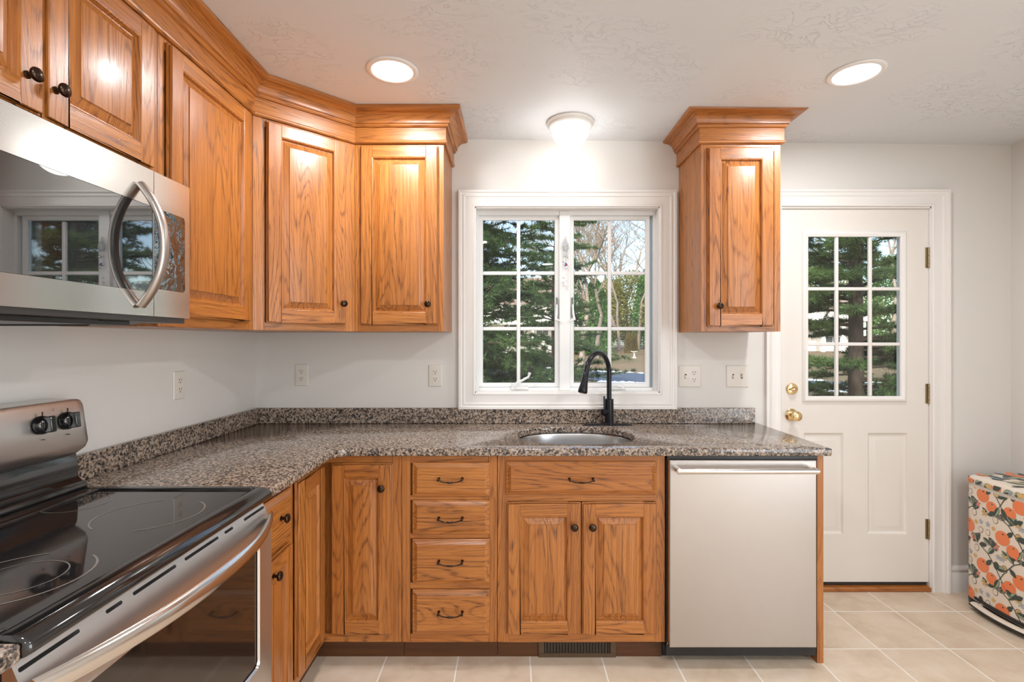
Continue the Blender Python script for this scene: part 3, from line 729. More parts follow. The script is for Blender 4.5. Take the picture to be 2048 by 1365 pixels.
fill_xz(mb, [(.002, 0, zb_), (RW-.002, 0, zb_), (RW-.002, 0, dz1), (.002, 0, dz1)], hs[1:], 0)
mb.bm.verts.ensure_lookup_table()
for v in list(mb.bm.verts)[n0:]: v.co.y += fx(v.co.z)
for h in hs[1:]: mb.loft([[(p[0], fx(p[2]), p[2]) for p in h], [(p[0], .036, p[2]) for p in h]], cap0=False, cap1=False)
for x in (.002, RW-.002): mb.faces([(x, 0, dz0), (x, .04, dz0), (x, .04, dz1), (x, fx(dz1), dz1), (x, 0, zb_)], [(0, 1, 2, 3, 4)])
mb.faces([(.002, fx(dz1), dz1), (RW-.002, fx(dz1), dz1), (RW-.002, .04, dz1), (.002, .04, dz1)], [(0, 1, 2, 3)])
od = mb.build('oven_door', STEEL, rg, smooth=35)
mb = MB(); mb.box(wx0-.01, wx1+.01, .006, .012, wz0-.01, wz1+.01); mb.build('oven_window', OVENG, od)
mb = MB(); a = rrect(wx0, wx1, wz0, wz1, .018, -.0015); b_ = rrect(wx0+.004, wx1-.004, wz0+.004, wz1-.004, .015, .004)
mb.loft([rrect(wx0-.004, wx1+.004, wz0-.004, wz1+.004, .02, 0), a, b_], cap0=False, cap1=False); mb.build('window_trim', STEELB, od, smooth=60)
mb = MB(); secs = []
for k in range(33):
    t = k/32*2-1; x = RW/2+t*(RW/2-.006); out = .064*(1-abs(t)**2.3); h = .018+.002*(1-t*t); zc = .833-.004*(1-t*t); th = .007+.003*(1-abs(t)**6)
    secs.append([(x, -out-.001+dy_, zc+dz_) for dy_, dz_ in ((0, -h), (-th*.7, -h*.8), (-th, 0), (-th*.7, h*.8), (0, h), (th*.6, h*.7), (th*.6, -h*.7))])
mb.loft(secs); mb.build('handle', STEELB, od, smooth=60)
mb = MB(); mb.loft([rrect(.002, RW-.002, .095, .228, .004, .028), rrect(.002, RW-.002, .095, .228, .004, 0)]); mb.build('storage_drawer', STEEL, rg, bevel=.001)

# ------------------------------------------------------------------ microwave
MX = -.980; MY0 = .777
mw = thing('microwave', 'stainless steel over-the-range microwave with a curved handle', 'microwave', (MX, MY0, 1.42), PI/2)
MWW = .758
Mm = Matrix.Translation((0, 0, -1.42))
mb = MB(Mm); mb.box(.004, MWW-.004, .012, MX-XL-.003, 1.412, 1.829); mb.build('body', plain('dark_grey_steel', (.10, .10, .10), .35, .8), mw, bevel=.002)
split = 1.382-MY0
gz0, gz1 = 1.492, 1.726
mb = MB(Mm)
fill_xz(mb, [(0, 0, 1.427), (split-.001, 0, 1.427), (split-.001, 0, 1.824), (0, 0, 1.824)], [[(.03, 0, gz0), (split-.004, 0, gz0), (split-.004, 0, gz1), (.03, 0, gz1)]], 0)
mb.rects(0, split-.001, 1.427, 1.824, [(0, 0), (0, .014)], cap=False)
mdoor = mb.build('door', STEELH, mw, smooth=0)
mb = MB(Mm); mb.box(.03, split-.004, .001, .006, gz0, gz1); mb.build('window', MGLASS, mdoor, bevel=.0008)
mb = MB(Mm); cp = rrect(split+.002, 1.5135-MY0, 1.503, 1.7255, .012, 0)
fill_xz(mb, [(split+.001, 0, 1.427), (MWW, 0, 1.427), (MWW, 0, 1.824), (split+.001, 0, 1.824)], [cp], 0)
mb.rects(split+.001, MWW, 1.427, 1.824, [(0, 0), (0, .014)], cap=False)
cpo = mb.build('control_panel', STEELH, mw, smooth=0)
def wavy():
    t = NT('rippled_control_film'); v = t.obj(); n = t.noise(v, 26, 2, .5, .4)
    return t.bsdf({'Base Color': t.mix(n, (.010, .012, .012, 1), (.014, .016, .016, 1)), 'Roughness': .02, 'IOR': 2.6}, n, .22, .01)
mb = MB(Mm); mb.loft([[(p[0], .0008, p[2]) for p in cp], [(p[0], .006, p[2]) for p in cp]]); mb.build('keypad', wavy(), cpo, smooth=0)
mb = MB(Mm); pts = []; 
for k in range(25):
    t = k/24*2-1; pts.append((1.328-MY0, -.004-.062*(1-abs(t)**2.2), 1.612+t*.160))
mb.tube(pts, [.0125]*25, 14, up=(1, 0, 0), flat=(1.15, .8)); mb.build('handle', STEELW, mdoor, smooth=60)
mb = MB(Mm); mb.box(.03, MWW-.20, .03, .30, 1.400, 1.413); mb.loft([[(MWW-.30, .02, 1.413), (MWW-.12, .02, 1.413), (MWW-.12, .3, 1.413), (MWW-.30, .3, 1.413)], [(MWW-.30, .06, 1.396), (MWW-.18, .06, 1.400), (MWW-.18, .28, 1.400), (MWW-.30, .28, 1.396)]])
mb.build('underside_grille', BLK, mw, bevel=.002)

# ------------------------------------------------------------------ outlets, switches, vent register
def outlet_face(parent, x, M):
    for zc in (.0195, -.0195):
        mb = MB(M); mb.loft([rr_(x, zc, .0165, .0140, -.0055), rr_(x, zc, .0160, .0135, -.0075)], mi=0)
        rc = mb.build('receptacle', PLATE, parent, smooth=30)
        mb = MB(M)
        for sx in (-.0065, .0065): mb.box(x+sx-.0012, x+sx+.0012, -.0079, -.0070, zc-.001, zc+.008)
        mb.lathe([(0, 0), (.0028, 0), (.0028, .0009), (0, .0009)], (x, -.0070, zc-.008), (0, -1, 0), 10)
        mb.build('slots', SLOT, rc, smooth=0)
def rr_(cx, cz, hx, hz, y):
    o = []
    for k in range(24):
        t = 2*PI*k/24; c_, s_ = math.cos(t), math.sin(t); o.append((cx+max(-hx*.92, min(hx*.92, hx*1.12*c_)), y, cz+max(-hz, min(hz, hz*1.25*s_))))
    return o
def toggle(parent, x, M, upw):
    mb = MB(M); mb.box(x-.005, x+.005, -.0066, -.005, -.012, .012); s_ = mb.build('switch_slot', SLOT, parent)
    mb = MB(M); z = .005 if upw else -.005; mb.loft([[(x-.0042, -.005, -.008), (x+.0042, -.005, -.008), (x+.0042, -.005, .008), (x-.0042, -.005, .008)], [(x-.0035, -.018, z*1.8-.003), (x+.0035, -.018, z*1.8-.003), (x+.0035, -.018, z*1.8+.003), (x-.0035, -.018, z*1.8+.003)]])
    mb.build('toggle', PLATE, s_, bevel=.0008)
def plate(name, label, cat, loc, rz, w, h, items):
    t = thing(name, label, cat, loc, rz, None)
    mb = MB(); mb.rects(-w/2, w/2, -h/2, h/2, [(0, -.0005), (.0, -.002), (.003, -.0055), (.006, -.0060)], capback=True); p = mb.build('cover_plate', PLATE, t, smooth=20)
    for kind, x in items:
        if kind == 'o': outlet_face(t, x, None)
        else: toggle(t, x, None, kind == 'u')
plate('wall_outlet', 'white double outlet on the left wall beside the range', 'outlet', (XL, 2.099, 1.175), PI/2, .072, .118, [('o', 0)])
plate('wall_outlet', 'white double outlet on the back wall, nearest the corner', 'outlet', (-1.141, D, 1.174), 0, .072, .118, [('o', 0)])
plate('wall_outlet', 'white double outlet just left of the window casing', 'outlet', (-.416, D, 1.171), 0, .072, .118, [('o', 0)])
plate('switch_and_outlet', 'white wide plate with a toggle switch and an outlet right of the window', 'switch', (.963, D, 1.167), 0, .120, .118, [('d', -.023), ('o', .023)])
plate('light_switch', 'white two-toggle switch plate beside the back door casing', 'switch', (1.221, D, 1.167), 0, .120, .118, [('d', -.023), ('u', .023)])
vr = thing('floor_vent', 'brown metal vent register in the toe kick under the sink', 'vent', (.280, FY+.047, 0))
mb = MB(); w2 = .166
mb.box(-w2, w2, -.008, -.0005, .0, .018, grain='x'); mb.box(-w2, w2, -.008, -.0005, .080, .092); mb.box(-w2, -w2+.024, -.008, -.0005, .018, .080); mb.box(w2-.024, w2, -.008, -.0005, .018, .080)
mb.build('frame', BROWNM, vr, bevel=.001)
mb = MB(); mb.box(-w2+.02, w2-.02, -.0012, -.0004, .014, .084); mb.build('opening', SLOT, vr)
for k in range(22):
    x = -w2+.030+k*(2*w2-.060)/21; mb = MB(); mb.box(x-.0016, x+.0016, -.007, -.0014, .018, .080); mb.build('fin', BROWNM, vr)

# ------------------------------------------------------------------ ceiling lights
LENS = emis('bright_lamp_lens', (1, .99, .97), 6.0)
def can(x, y, label):
    z = ceil_z(x)
    t = thing('recessed_light', label, 'ceiling light', (x, y, z), 0, 'recessed ceiling lights')
    mb = MB(); mb.lathe([(.080, -.0005), (.103, -.0005), (.103, -.003), (.098, -.006), (.086, -.008), (.082, -.006), (.080, -.0005)], n=40); mb.build('trim_ring', TRIM, t, smooth=60)
    mb = MB(); mb.lathe([(0, -.0015), (.082, -.0015), (.082, -.004), (.06, -.006), (0, -.0065)], n=40); mb.build('lens', LENS, t, smooth=60)
    light('recessed_lamp', 'AREA', (0, 0, -.012), CAN_W, (.98, .98, 1), (0, 0, 0), t, shape='DISK', size=.15)
can(-.483, 2.04, 'round recessed ceiling light left of the dome lamp')
can(1.383, 2.03, 'round recessed ceiling light on the right, toward the door')
can(-.35, .15, 'round recessed ceiling light added unseen above the camera, left side'); can(1.40, .15, 'round recessed ceiling light added unseen above the camera, right side')  # extra cans out of view, added to light the room from behind
can(.5, -1.4, 'round recessed ceiling light added unseen at the rear of the room')  # another unseen can, added as fill
z = ceil_z(.29)
t = thing('dome_ceiling_light', 'white flush-mount glass dome lamp above the window', 'ceiling light', (.29, 2.515, z))
mb = MB(); mb.lathe([(0, -.0005), (.116, -.0005), (.118, -.006), (.114, -.013), (.109, -.016), (.109, -.021), (.105, -.026), (.098, -.028), (0, -.028)], n=48); mb.build('base_ring', TRIM, t, smooth=40)
mb = MB(); pr = [(.094, -.026)]
for k in range(1, 13): a = k/12*PI/2; pr.append((.094*math.cos(a), -.030-.098*math.sin(a)))
mb.lathe(pr, n=48); mb.build('glass_shade', emis('glowing_dome_glass', (1, .985, .95), 2.2), t, smooth=60)
lp = light('dome_lamp', 'POINT', (0, 0, -.16), DOME_W, (1, .985, .96), (0, 0, 0), t, shadow_soft_size=.10)

# ------------------------------------------------------------------ suncatcher on the mullion
CRY = NT('clear_crystal').bsdf({'Base Color': (.92, .95, .97, 1), 'Roughness': .03, 'Transmission Weight': .75, 'IOR': 1.45})
st = thing('suncatcher', 'small clear crystal suncatcher with coloured beads hanging on the window mullion', 'ornament', (.294, D+.042, 1.93))
mb = MB(); mb.tube([(0, 0, .004), (-.006, -.003, -.01), (0, -.004, -.018), (.006, -.003, -.01), (0, 0, .004)], .0012, 6); hook = mb.build('hanging_loop', STEELW, st)
mb = MB()
for a0 in (-1, 1): mb.tube([(0, -.002, -.01), (a0*.010, -.006, -.035), (a0*.013, -.008, -.06), (a0*.005, -.008, -.085)], [.002, .0065, .006, .002], 8)
mb.lathe([(0, 0), (.011, .01), (.013, .03), (.006, .055), (0, .065)], (0, -.008, -.082), (0, 0, 1), 10); mb.build('bird_figure', CRY, st, smooth=30)
mb = MB()
for sx in (-.014, .002, .014): mb.tube([(sx*.6, -.007, -.08), (sx, -.007, -.105), (sx, -.007, -.16 if sx < .01 else -.30)], .0007, 5)
mb.build('threads', STEELW, st)
cols = {'clear': CRY, 'blue': plain('blue_bead', srgb(60, 130, 200), .1), 'red': plain('red_bead', srgb(200, 60, 50), .1), 'white': VINYL}
for bx, bz, r, cc in ((-.004, -.102, .010, 'clear'), (.008, -.110, .008, 'clear'), (-.014, -.135, .006, 'clear'), (.002, -.146, .006, 'blue'), (.006, -.153, .006, 'red'), (-.002, -.157, .0055, 'blue'), (.004, -.172, .007, 'clear'), (-.010, -.225, .006, 'clear'), (-.012, -.252, .008, 'clear'), (-.010, -.268, .005, 'clear')):
    mb = MB(); mb.lathe([(0, -r), (r*.7, -r*.6), (r, 0), (r*.7, r*.6), (0, r)], (bx, -.008, bz), (0, 0, 1), 8); mb.build('bead', cols[cc], st, smooth=0)

# ------------------------------------------------------------------ patterned pedal bin
tc = thing('pedal_trash_can', 'tall step-on trash can printed with oranges, leaves and flowers', 'trash can', (2.515, 2.425, 0), -PI/2)
# local: x runs toward -Y world... front (-y local) faces -X world
BW, BDp, BR = .225, .150, .055   # half width, half depth, corner radius
per = []
def rr_pt(s):
    """perimeter point from left end of the back, around the front; s in metres from front centre (positive to local +x)"""
    sgn = 1 if s >= 0 else -1; a = abs(s); fl = BW-BR; bow = .010
    if a <= fl: return Vector((sgn*a, -BDp-bow*(1-(a/fl)**2))), Vector((0, -1))
    a -= fl; q = BR*PI/2
    if a <= q:
        t = a/BR; return Vector((sgn*(fl+BR*math.sin(t)), -BDp+BR-BR*math.cos(t))), Vector((sgn*math.sin(t), -math.cos(t)))
    a -= q; return Vector((sgn*BW, -BDp+BR+a)), Vector((sgn, 0))
SMAX = BW-BR+BR*PI/2+2*BDp-2*BR
CREAM = plain('cream_printed_steel', srgb(232, 220, 204), .32, 0, .02)
def loop_at(z, sc_=1.0):
    pts = []
    for k in range(65):
        s = -SMAX+2*SMAX*k/64; p, _ = rr_pt(s); pts.append((p.x*sc_, p.y*sc_, z))
    for a in (1, 0, -1): pts.append((a*(BW-BR)*sc_, BDp*sc_, z))
    return pts
mb = MB(); mb.loft([loop_at(.035), loop_at(.615)]); body = mb.build('body', CREAM, tc, smooth=40)
mb = MB(); mb.loft([loop_at(0, 1.0), loop_at(.034, 1.01)]); mb.build('base', BLK, tc, bevel=.003)
mb = MB(); mb.loft([loop_at(.616, 1.004), loop_at(.622, 1.006), loop_at(.626, 1.004)]); mb.build('rim', STEELB, tc, smooth=40)
mb = MB(); mb.loft([loop_at(.627, 1.0), loop_at(.648, 1.0), loop_at(.656, .985), loop_at(.663, .93), loop_at(.668, .75), loop_at(.670, .4)]); lid = mb.build('lid', CREAM, tc, smooth=50)
pc = {'g': plain('printed_dark_green', srgb(62, 74, 66), .35), 's': plain('printed_sage', srgb(150, 164, 140), .35), 'o': plain('printed_orange', srgb(236, 132, 82), .35),
      'y': plain('printed_ochre', srgb(214, 176, 112), .35), 'b': plain('printed_blue', srgb(160, 178, 192), .35), 'r': plain('printed_coral', srgb(226, 112, 90), .35), 'c': CREAM}
keys = 'gsoybrc'
pm = MB(); lay = [0]
def wrap(u, v):
    p, n = rr_pt(u); d = .0006+lay[0]*.00012; return (p.x+n.x*d, p.y+n.y*d, v)
ZTOP = .612; ZBOT = .038
def shape(pts, key):
    """polygon in (s, z) clipped to the can side"""
    lay[0] += 1; c_ = (sum(p[0] for p in pts)/len(pts), sum(p[1] for p in pts)/len(pts)); cl = lambda p: (max(-SMAX+.002, min(SMAX-.002, p[0])), max(ZBOT, min(ZTOP, p[1])))
    P = []; n = len(pts)
    mid = [((p[0]+c_[0])/2, (p[1]+c_[1])/2) for p in pts]
    P = [wrap(*cl(c_))]+[wrap(*cl(p)) for p in mid]+[wrap(*cl(p)) for p in pts]
    f = [(0, 1+i, 1+(i+1) % n) for i in range(n)]+[(1+i, 1+n+i, 1+n+(i+1) % n, 1+(i+1) % n) for i in range(n)]
    pm.faces(P, f, mi=keys.index(key)); lay[0] = lay[0] % 9+(9 if ZBOT > .1 else 0)
def blob(u, v, r, key, e=1, n=20, rot=0):
    shape([(u+r*math.cos(2*PI*k/n)*math.cos(rot)-r*e*math.sin(2*PI*k/n)*math.sin(rot), v+r*math.cos(2*PI*k/n)*math.sin(rot)+r*e*math.sin(2*PI*k/n)*math.cos(rot)) for k in range(n)], key)
def leaf(u, v, L_, w_, ang_, key='g', key2=None):
    ca, sa = math.cos(ang_), math.sin(ang_)
    def pts(w1, w2, a=0, b=1):
        o = []
        for k in range(9): t = a+(b-a)*k/8; o.append((t*L_, w1*math.sin(PI*t)**.8))
        for k in range(7, 0, -1): t = a+(b-a)*k/8; o.append((t*L_, -w2*math.sin(PI*t)**.8))
        return [(u+x*ca-y*sa, v+x*sa+y*ca) for x, y in o]
    shape(pts(w_, w_), key)
    if key2 == 'stripe':
        for k in range(2, 8):
            t = k/9; h = w_*math.sin(PI*t)**.8*.85
            for sg in (-1, 1):
                q = [(t*L_, sg*.0008), (t*L_+.0015, sg*.0008), (t*L_+h*.6+.0015, sg*h), (t*L_+h*.6, sg*h)]; shape([(u+x*ca-y*sa, v+x*sa+y*ca) for x, y in q], 'c')
    elif key2: shape(pts(w_*.86, -.0008), key2)
def stem(pts, w_=.0022, key='g'):
    for a, b in zip(pts, pts[1:]):
        d = Vector((b[0]-a[0], b[1]-a[1])); 
        nn_ = Vector((-d.y, d.x)).normalized()*w_; steps = max(1, int(d.length/.02))
        for k in range(steps):
            p = Vector(a)+d*(k/steps); q = Vector(a)+d*((k+1)/steps); shape([tuple(p+nn_), tuple(q+nn_), tuple(q-nn_), tuple(p-nn_)], key)
def flower(u, v, r, key, n=5):
    for k in range(n): t = 2*PI*k/n+.3; blob(u+r*.6*math.cos(t), v+r*.6*math.sin(t), r*.42, key, .6, 10, t)
    blob(u, v, r*.2, 'y', 1, 8)
def berry(u, v, r, fill='y', e=1.25): blob(u, v, r, 'g', e, 18); blob(u, v, r*.86, fill, e, 18); [blob(u+r*.45*math.cos(q*1.9), v+r*.55*math.sin(q*1.9), r*.09, 'g', 1, 6) for q in range(6)]
def orange(u, v, r):
    blob(u, v, r, 'o', .96, 24); blob(u+r*.1, v+r*.55, r*.16, 'g', .6, 8)
def motif(u, v, f=1):
    orange(u, v, .036*1); orange(u+.050*f, v-.045, .030)
    stem([(u-.02*f, v+.10), (u+.03*f, v+.07), (u+.07*f, v+.02), (u+.10*f, v-.03)])
    leaf(u+.03*f, v+.07, .060, .013, .9 if f > 0 else 2.2, 'g', 's'); leaf(u+.07*f, v+.02, .055, .014, .15 if f > 0 else 3, 'g', 's')
    leaf(u+.05*f, v+.045, .045, .011, -2.3 if f > 0 else -.8, 'g'); leaf(u+.10*f, v-.03, .06, .012, -1.1 if f > 0 else -2.0, 'g', 's')
    berry(u-.035*f, v+.075, .014, 'c'); berry(u+.115*f, v+.03, .015, 'y'); flower(u-.03*f, v-.05, .018, 'r'); flower(u+.085*f, v+.075, .015, 'b')
    leaf(u-.07*f, v-.02, .07, .017, -.9 if f > 0 else -2.2, 'g', 'stripe'); leaf(u-.03*f, v+.10, .05, .012, 1.9, 'g', 's'); leaf(u-.02*f, v+.10, .045, .012, .2, 'g'); leaf(u-.06*f, v-.06, .05, .013, 2.6, 'g', 's'); berry(u-.075*f, v+.0, .012, 'c'); leaf(u+.07*f, v-.075, .05, .012, -.2, 'g', 'stripe'); flower(u+.01*f, v-.085, .018, 'y'); flower(u-.075*f, v+.04, .014, 'b')
    leaf(u+.03*f, v-.09, .05, .012, .6, 'g'); leaf(u+.03*f, v-.09, .045, .010, 2.4, 'g', 's'); blob(u-.045*f, v+.03, .010, 'y'); leaf(u+.12*f, v-.08, .045, .010, 2.0, 'r', 'o')
for i in range(-2, 3):
    for j in range(4):
        motif(i*.19+(.085 if j % 2 else 0), .06+j*.175, 1 if (i+j) % 2 == 0 else -1)
pat = pm.build('printed_pattern', [pc[k] for k in keys], body, smooth=0, weld=False)
# lid print (flat leaves and blobs lying on the lid)
pm = MB(); ZTOP = .653; ZBOT = .629; lay = [9]
for k in range(15):
    u = -.36+k*.052; leaf(u, .632, .05, .014, .25 if k % 2 else .5, 'g', 's' if k % 3 else None)
    if k % 3 == 0: blob(u+.02, .640, .022, 'o', .8)
    if k % 3 == 1: flower(u+.035, .638, .014, 'b')
    if k % 3 == 2: blob(u+.03, .640, .016, 'y', .8)
pm.build('edge_pattern', [pc[k] for k in keys], lid, smooth=0, weld=False)
lm = MB()
random.seed(11)
for k in range(60):
    u = random.uniform(-.19, .19); v = random.uniform(-.12, .12); a0 = random.uniform(0, 6.28); kk = random.choice('ggsgoryb'); L_ = random.uniform(.028, .05)
    f_ = max(abs(u)/BW, abs(v)/BDp); zz = .6705 if f_ < .4 else (.6705-(f_-.4)*.008 if f_ < .75 else .6685-(f_-.75)*.028)
    pp = []
    for q in range(12):
        t = 2*PI*q/12; x = L_*math.cos(t); y = L_*(.35 if kk in 'gs' else .6)*math.sin(t); pp.append((u+x*math.cos(a0)-y*math.sin(a0), v+x*math.sin(a0)+y*math.cos(a0), zz+.0005+k*.00005))
    lm.faces(pp, [tuple(range(12))], mi=keys.index(kk))
lm.build('printed_pattern', [pc[k] for k in keys], lid, smooth=0, weld=False)
mb = MB()
for s0, s1 in ((-.11, .11),):
    pts = [(x, -BDp-.045+.018*(x/.13)**2, .030) for x in [-.13+.26*k/12 for k in range(13)]]
    mb.tube(pts, .017, 12, up=(0, 0, 1), flat=(.5, 1.1))
    for x in (-.11, .11): mb.tube([(x, -BDp-.02, .03), (x, -BDp+.03, .03)], .008, 8)
pd = mb.build('pedal', CREAM, tc, smooth=50)
mb = MB(); pts = [(x, -BDp-.045+.018*(x/.13)**2, .024) for x in [-.135+.27*k/12 for k in range(13)]]; mb.tube(pts, .019, 12, up=(0, 0, 1), flat=(.5, 1.12)); mb.build('pedal_pad', BLK, pd, smooth=50)
mb = MB(); mb.tube([(x, -BDp-.012+.012*(x/.15)**2-.0, .048) for x in [-.15+.30*k/12 for k in range(13)]], .009, 8, up=(0, 0, 1)); mb.build('pedal_slot', BLK, tc, smooth=50)

# ------------------------------------------------------------------ outdoors
GZ = -.60
def road_y(x, pts):
    for (a, b), (c_, d_) in zip(pts, pts[1:]):
        if a <= x <= c_: return b+(d_-b)*(x-a)/(c_-a)
    return pts[0][1] if x < pts[0][0] else pts[-1][1]
FAR = [(-40, 58), (-10, 44), (2.2, 36), (5.9, 31.5), (14.9, 24.5), (30, 14), (45, 4)]; NEAR = [(-40, 46), (-10, 33), (1.6, 26.4), (4.6, 24.2), (12.2, 20), (25, 12), (40, 2)]
def gz(x, y):
    d = y-road_y(x, FAR); return GZ+(0 if d < 0 else min(d*.052, 1.1))+.02*math.sin(x*1.3)*math.sin(y*.9)*(1 if d > 0 or y < road_y(x, NEAR)-1 else 0)
V = []; F = []; nx, ny = 90, 110
for j in range(ny+1):
    for i in range(nx+1):
        x = -45+110*i/nx; y = D+.16+97*(j/ny)**1.4; V.append((x, y, gz(x, y)-.015))
for j in range(ny):
    for i in range(nx): a = j*(nx+1)+i; F.append((a, a+1, a+nx+2, a+nx+1))
def ground_mat():
    t = NT('winter_lawn'); v = t.obj(); n = t.noise(v, .25, 4, .6); f = t.noise(v, 14, 5, .7)
    c_ = t.ramp(n, [(.35, srgb(112, 104, 68)), (.5, srgb(138, 118, 86)), (.65, srgb(150, 122, 98))]); c_ = t.mix(t.math('MULTIPLY', f, .6), c_, srgb(88, 78, 56))
    return t.bsdf({'Base Color': c_, 'Roughness': .95}, f, .8, .05)
struct(raw_mesh('ground', V, F, ground_mat(), smooth=True), 'brown winter lawn outside')
V = []; F = []
for k in range(81):
    x = -40+80*k/80; V += [(x, road_y(x, NEAR), GZ+.01), (x, road_y(x, FAR), GZ+.01)]
F = [(2*k, 2*k+2, 2*k+3, 2*k+1) for k in range(80)]
struct(raw_mesh('road', V, F, plain('blue_grey_asphalt', srgb(74, 88, 108), .8, var=.08, nscale=1.5)), 'grey asphalt street beyond the lawn')
SNOW = plain('old_snow', srgb(240, 243, 248), .6, var=.02)
def snow(line, off, label, seed):
    random.seed(seed); V = []; F = []
    for s in range(700):
        x = random.uniform(-12, 26); y = road_y(x, line)+off+random.gauss(0, .13); r = random.uniform(.05, .22); hgt = random.uniform(.03, .09); b = len(V)
        if math.sin(x*1.7+seed)+random.random() < .15: continue
        z = max(GZ, gz(x, y))
        for q in range(7): t = 2*PI*q/7; V.append((x+r*1.6*math.cos(t), y+r*math.sin(t), z))
        V.append((x, y, z+hgt)); F += [(b+q, b+(q+1) % 7, b+7) for q in range(7)]
    o = raw_mesh('snow_bank', V, F, SNOW); tag(o, label, 'snow', kind='stuff')
snow(FAR, .3, 'thin bank of old snow along the far edge of the street', 3); snow(NEAR, -.3, 'thin bank of old snow along the near edge of the street', 5)

rng = np.random.default_rng(5)
def needles(tips, dirs, n=9, L_=.10, w_=.006, spread=.75):
    """tufts of needle triangles at each tip"""
    tips = np.repeat(np.asarray(tips), n, 0); dirs = np.repeat(np.asarray(dirs), n, 0); m = len(tips)
    d = dirs+rng.normal(0, spread, (m, 3)); d /= np.linalg.norm(d, axis=1)[:, None]
    side = np.cross(d, rng.normal(0, 1, (m, 3))); side /= np.linalg.norm(side, axis=1)[:, None]+1e-9
    LL = L_*rng.uniform(.6, 1.2, (m, 1)); a = tips-side*w_*.5; b = tips+side*w_*.5; c_ = tips+d*LL
    V = np.stack([a, b, c_], 1).reshape(-1, 3); F = np.arange(len(V)).reshape(-1, 3); return V, F
PINE = leafmat('pine_needles', srgb(40, 72, 42), srgb(100, 130, 72), 1.1); PINED = leafmat('dark_spruce_needles', srgb(40, 72, 42), srgb(104, 134, 70), .9)
BARKP = bark('dark_pine_bark', srgb(38, 33, 29), srgb(74, 64, 54)); BARKG = bark('grey_bark', srgb(104, 94, 84), srgb(172, 160, 144))
def tubes(segs, n=5):
    V = []; F = []
    for p, q, r0, r1 in segs:
        p, q = Vector(p), Vector(q); t = (q-p)
        if t.length < 1e-5: continue
        t.normalize(); u = t.orthogonal().normalized(); v = t.cross(u); b = len(V)
        for c0, r in ((p, r0), (q, r1)):
            for k in range(n): a = 2*PI*k/n; V.append(tuple(c0+(u*math.cos(a)+v*math.sin(a))*r))
        F += [(b+k, b+(k+1) % n, b+n+(k+1) % n, b+n+k) for k in range(n)]
    return V, F
def conifer(name, label, loc, h, r, z0, z1, nb, Lmax, seed, mat, sag=.25, wid=.007, dens=1., nl=.10, group=None, aim=None):
    random.seed(seed); t = thing(name, label, 'tree', loc, 0, group); segs = []
    N = 14; pts = [(math.sin(k*.7+seed)*.02*k/3, math.cos(k*.9)*.02*k/3, h*k/N) for k in range(N+1)]
    V, F = tubes([(pts[k], pts[k+1], r*(1-.75*k/N)*(1.25 if k == 0 else 1), r*(1-.75*(k+1)/N)) for k in range(N)], 14); raw_mesh('trunk', V, F, BARKP, t, True)
    tips = []; dirs = []
    for b in range(nb):
        z = z0+(z1-z0)*(b+random.random())/nb; az = random.uniform(0, 2*PI)
        if aim is not None and random.random() < aim[1]: az = aim[0]+random.gauss(0, .6)
        L_ = Lmax*(1-.75*(z/h))*random.uniform(.65, 1.1); p = Vector((0, 0, z)); d = Vector((math.cos(az), math.sin(az), random.uniform(-.05, .3))); m = 12
        for k in range(m):
            q = p+d.normalized()*L_/m; segs.append((tuple(p), tuple(q), .028*(1-k/m)*(L_/2.5)+.004, .028*(1-(k+1)/m)*(L_/2.5)+.004))
            if k >= 2:
                for s_ in range(int(3*dens)+1):
                    sd = Vector((-d.y, d.x, 0)).normalized()*random.choice((-1, 1))*random.uniform(.5, 1)+d.normalized()*random.uniform(.3, .9)+Vector((0, 0, random.uniform(-.25, .25))); sd.normalize()
                    tl = random.uniform(.2, .55)*(1.15-k/m)*min(1.3, L_/2.2); e_ = p+sd*tl
                    segs.append((tuple(p), tuple(e_), .006, .003)); nt = max(2, int(tl/.055))
                    for q_ in range(nt): tips.append(tuple(p+sd*tl*(q_+1)/nt)); dirs.append(tuple(sd+Vector((0, 0, .25))))
            d = d+Vector((random.gauss(0, .06), random.gauss(0, .06), -sag/m+random.gauss(0, .04))); p = q
    V, F = tubes(segs, 4); raw_mesh('branches', V, F, BARKP, t)
    V, F = needles(tips, dirs, int(9*dens), nl, wid, .7); raw_mesh('foliage', V, F, mat, t)
conifer('pine_tree', 'large dark pine with a thick trunk seen through the back door glass', (6.95, 10.2, GZ), 11, .150, .6, 6.6, 120, 3.4, 21, PINED, dens=1.5, wid=.012, nl=.12)
conifer('pine_tree', 'pine with broad green boughs filling the left window sash', (-1.55, 8.6, GZ), 10, .16, .8, 6.0, 125, 3.4, 33, PINE, dens=1.6, wid=.012, aim=(-.05, .7))
conifer('pine_tree', 'smaller pine standing in the middle distance behind the left sash', (1.3, 15.5, GZ), 9, .09, .5, 7.5, 80, 2.6, 71, PINE, dens=1.2, wid=.014, nl=.13)
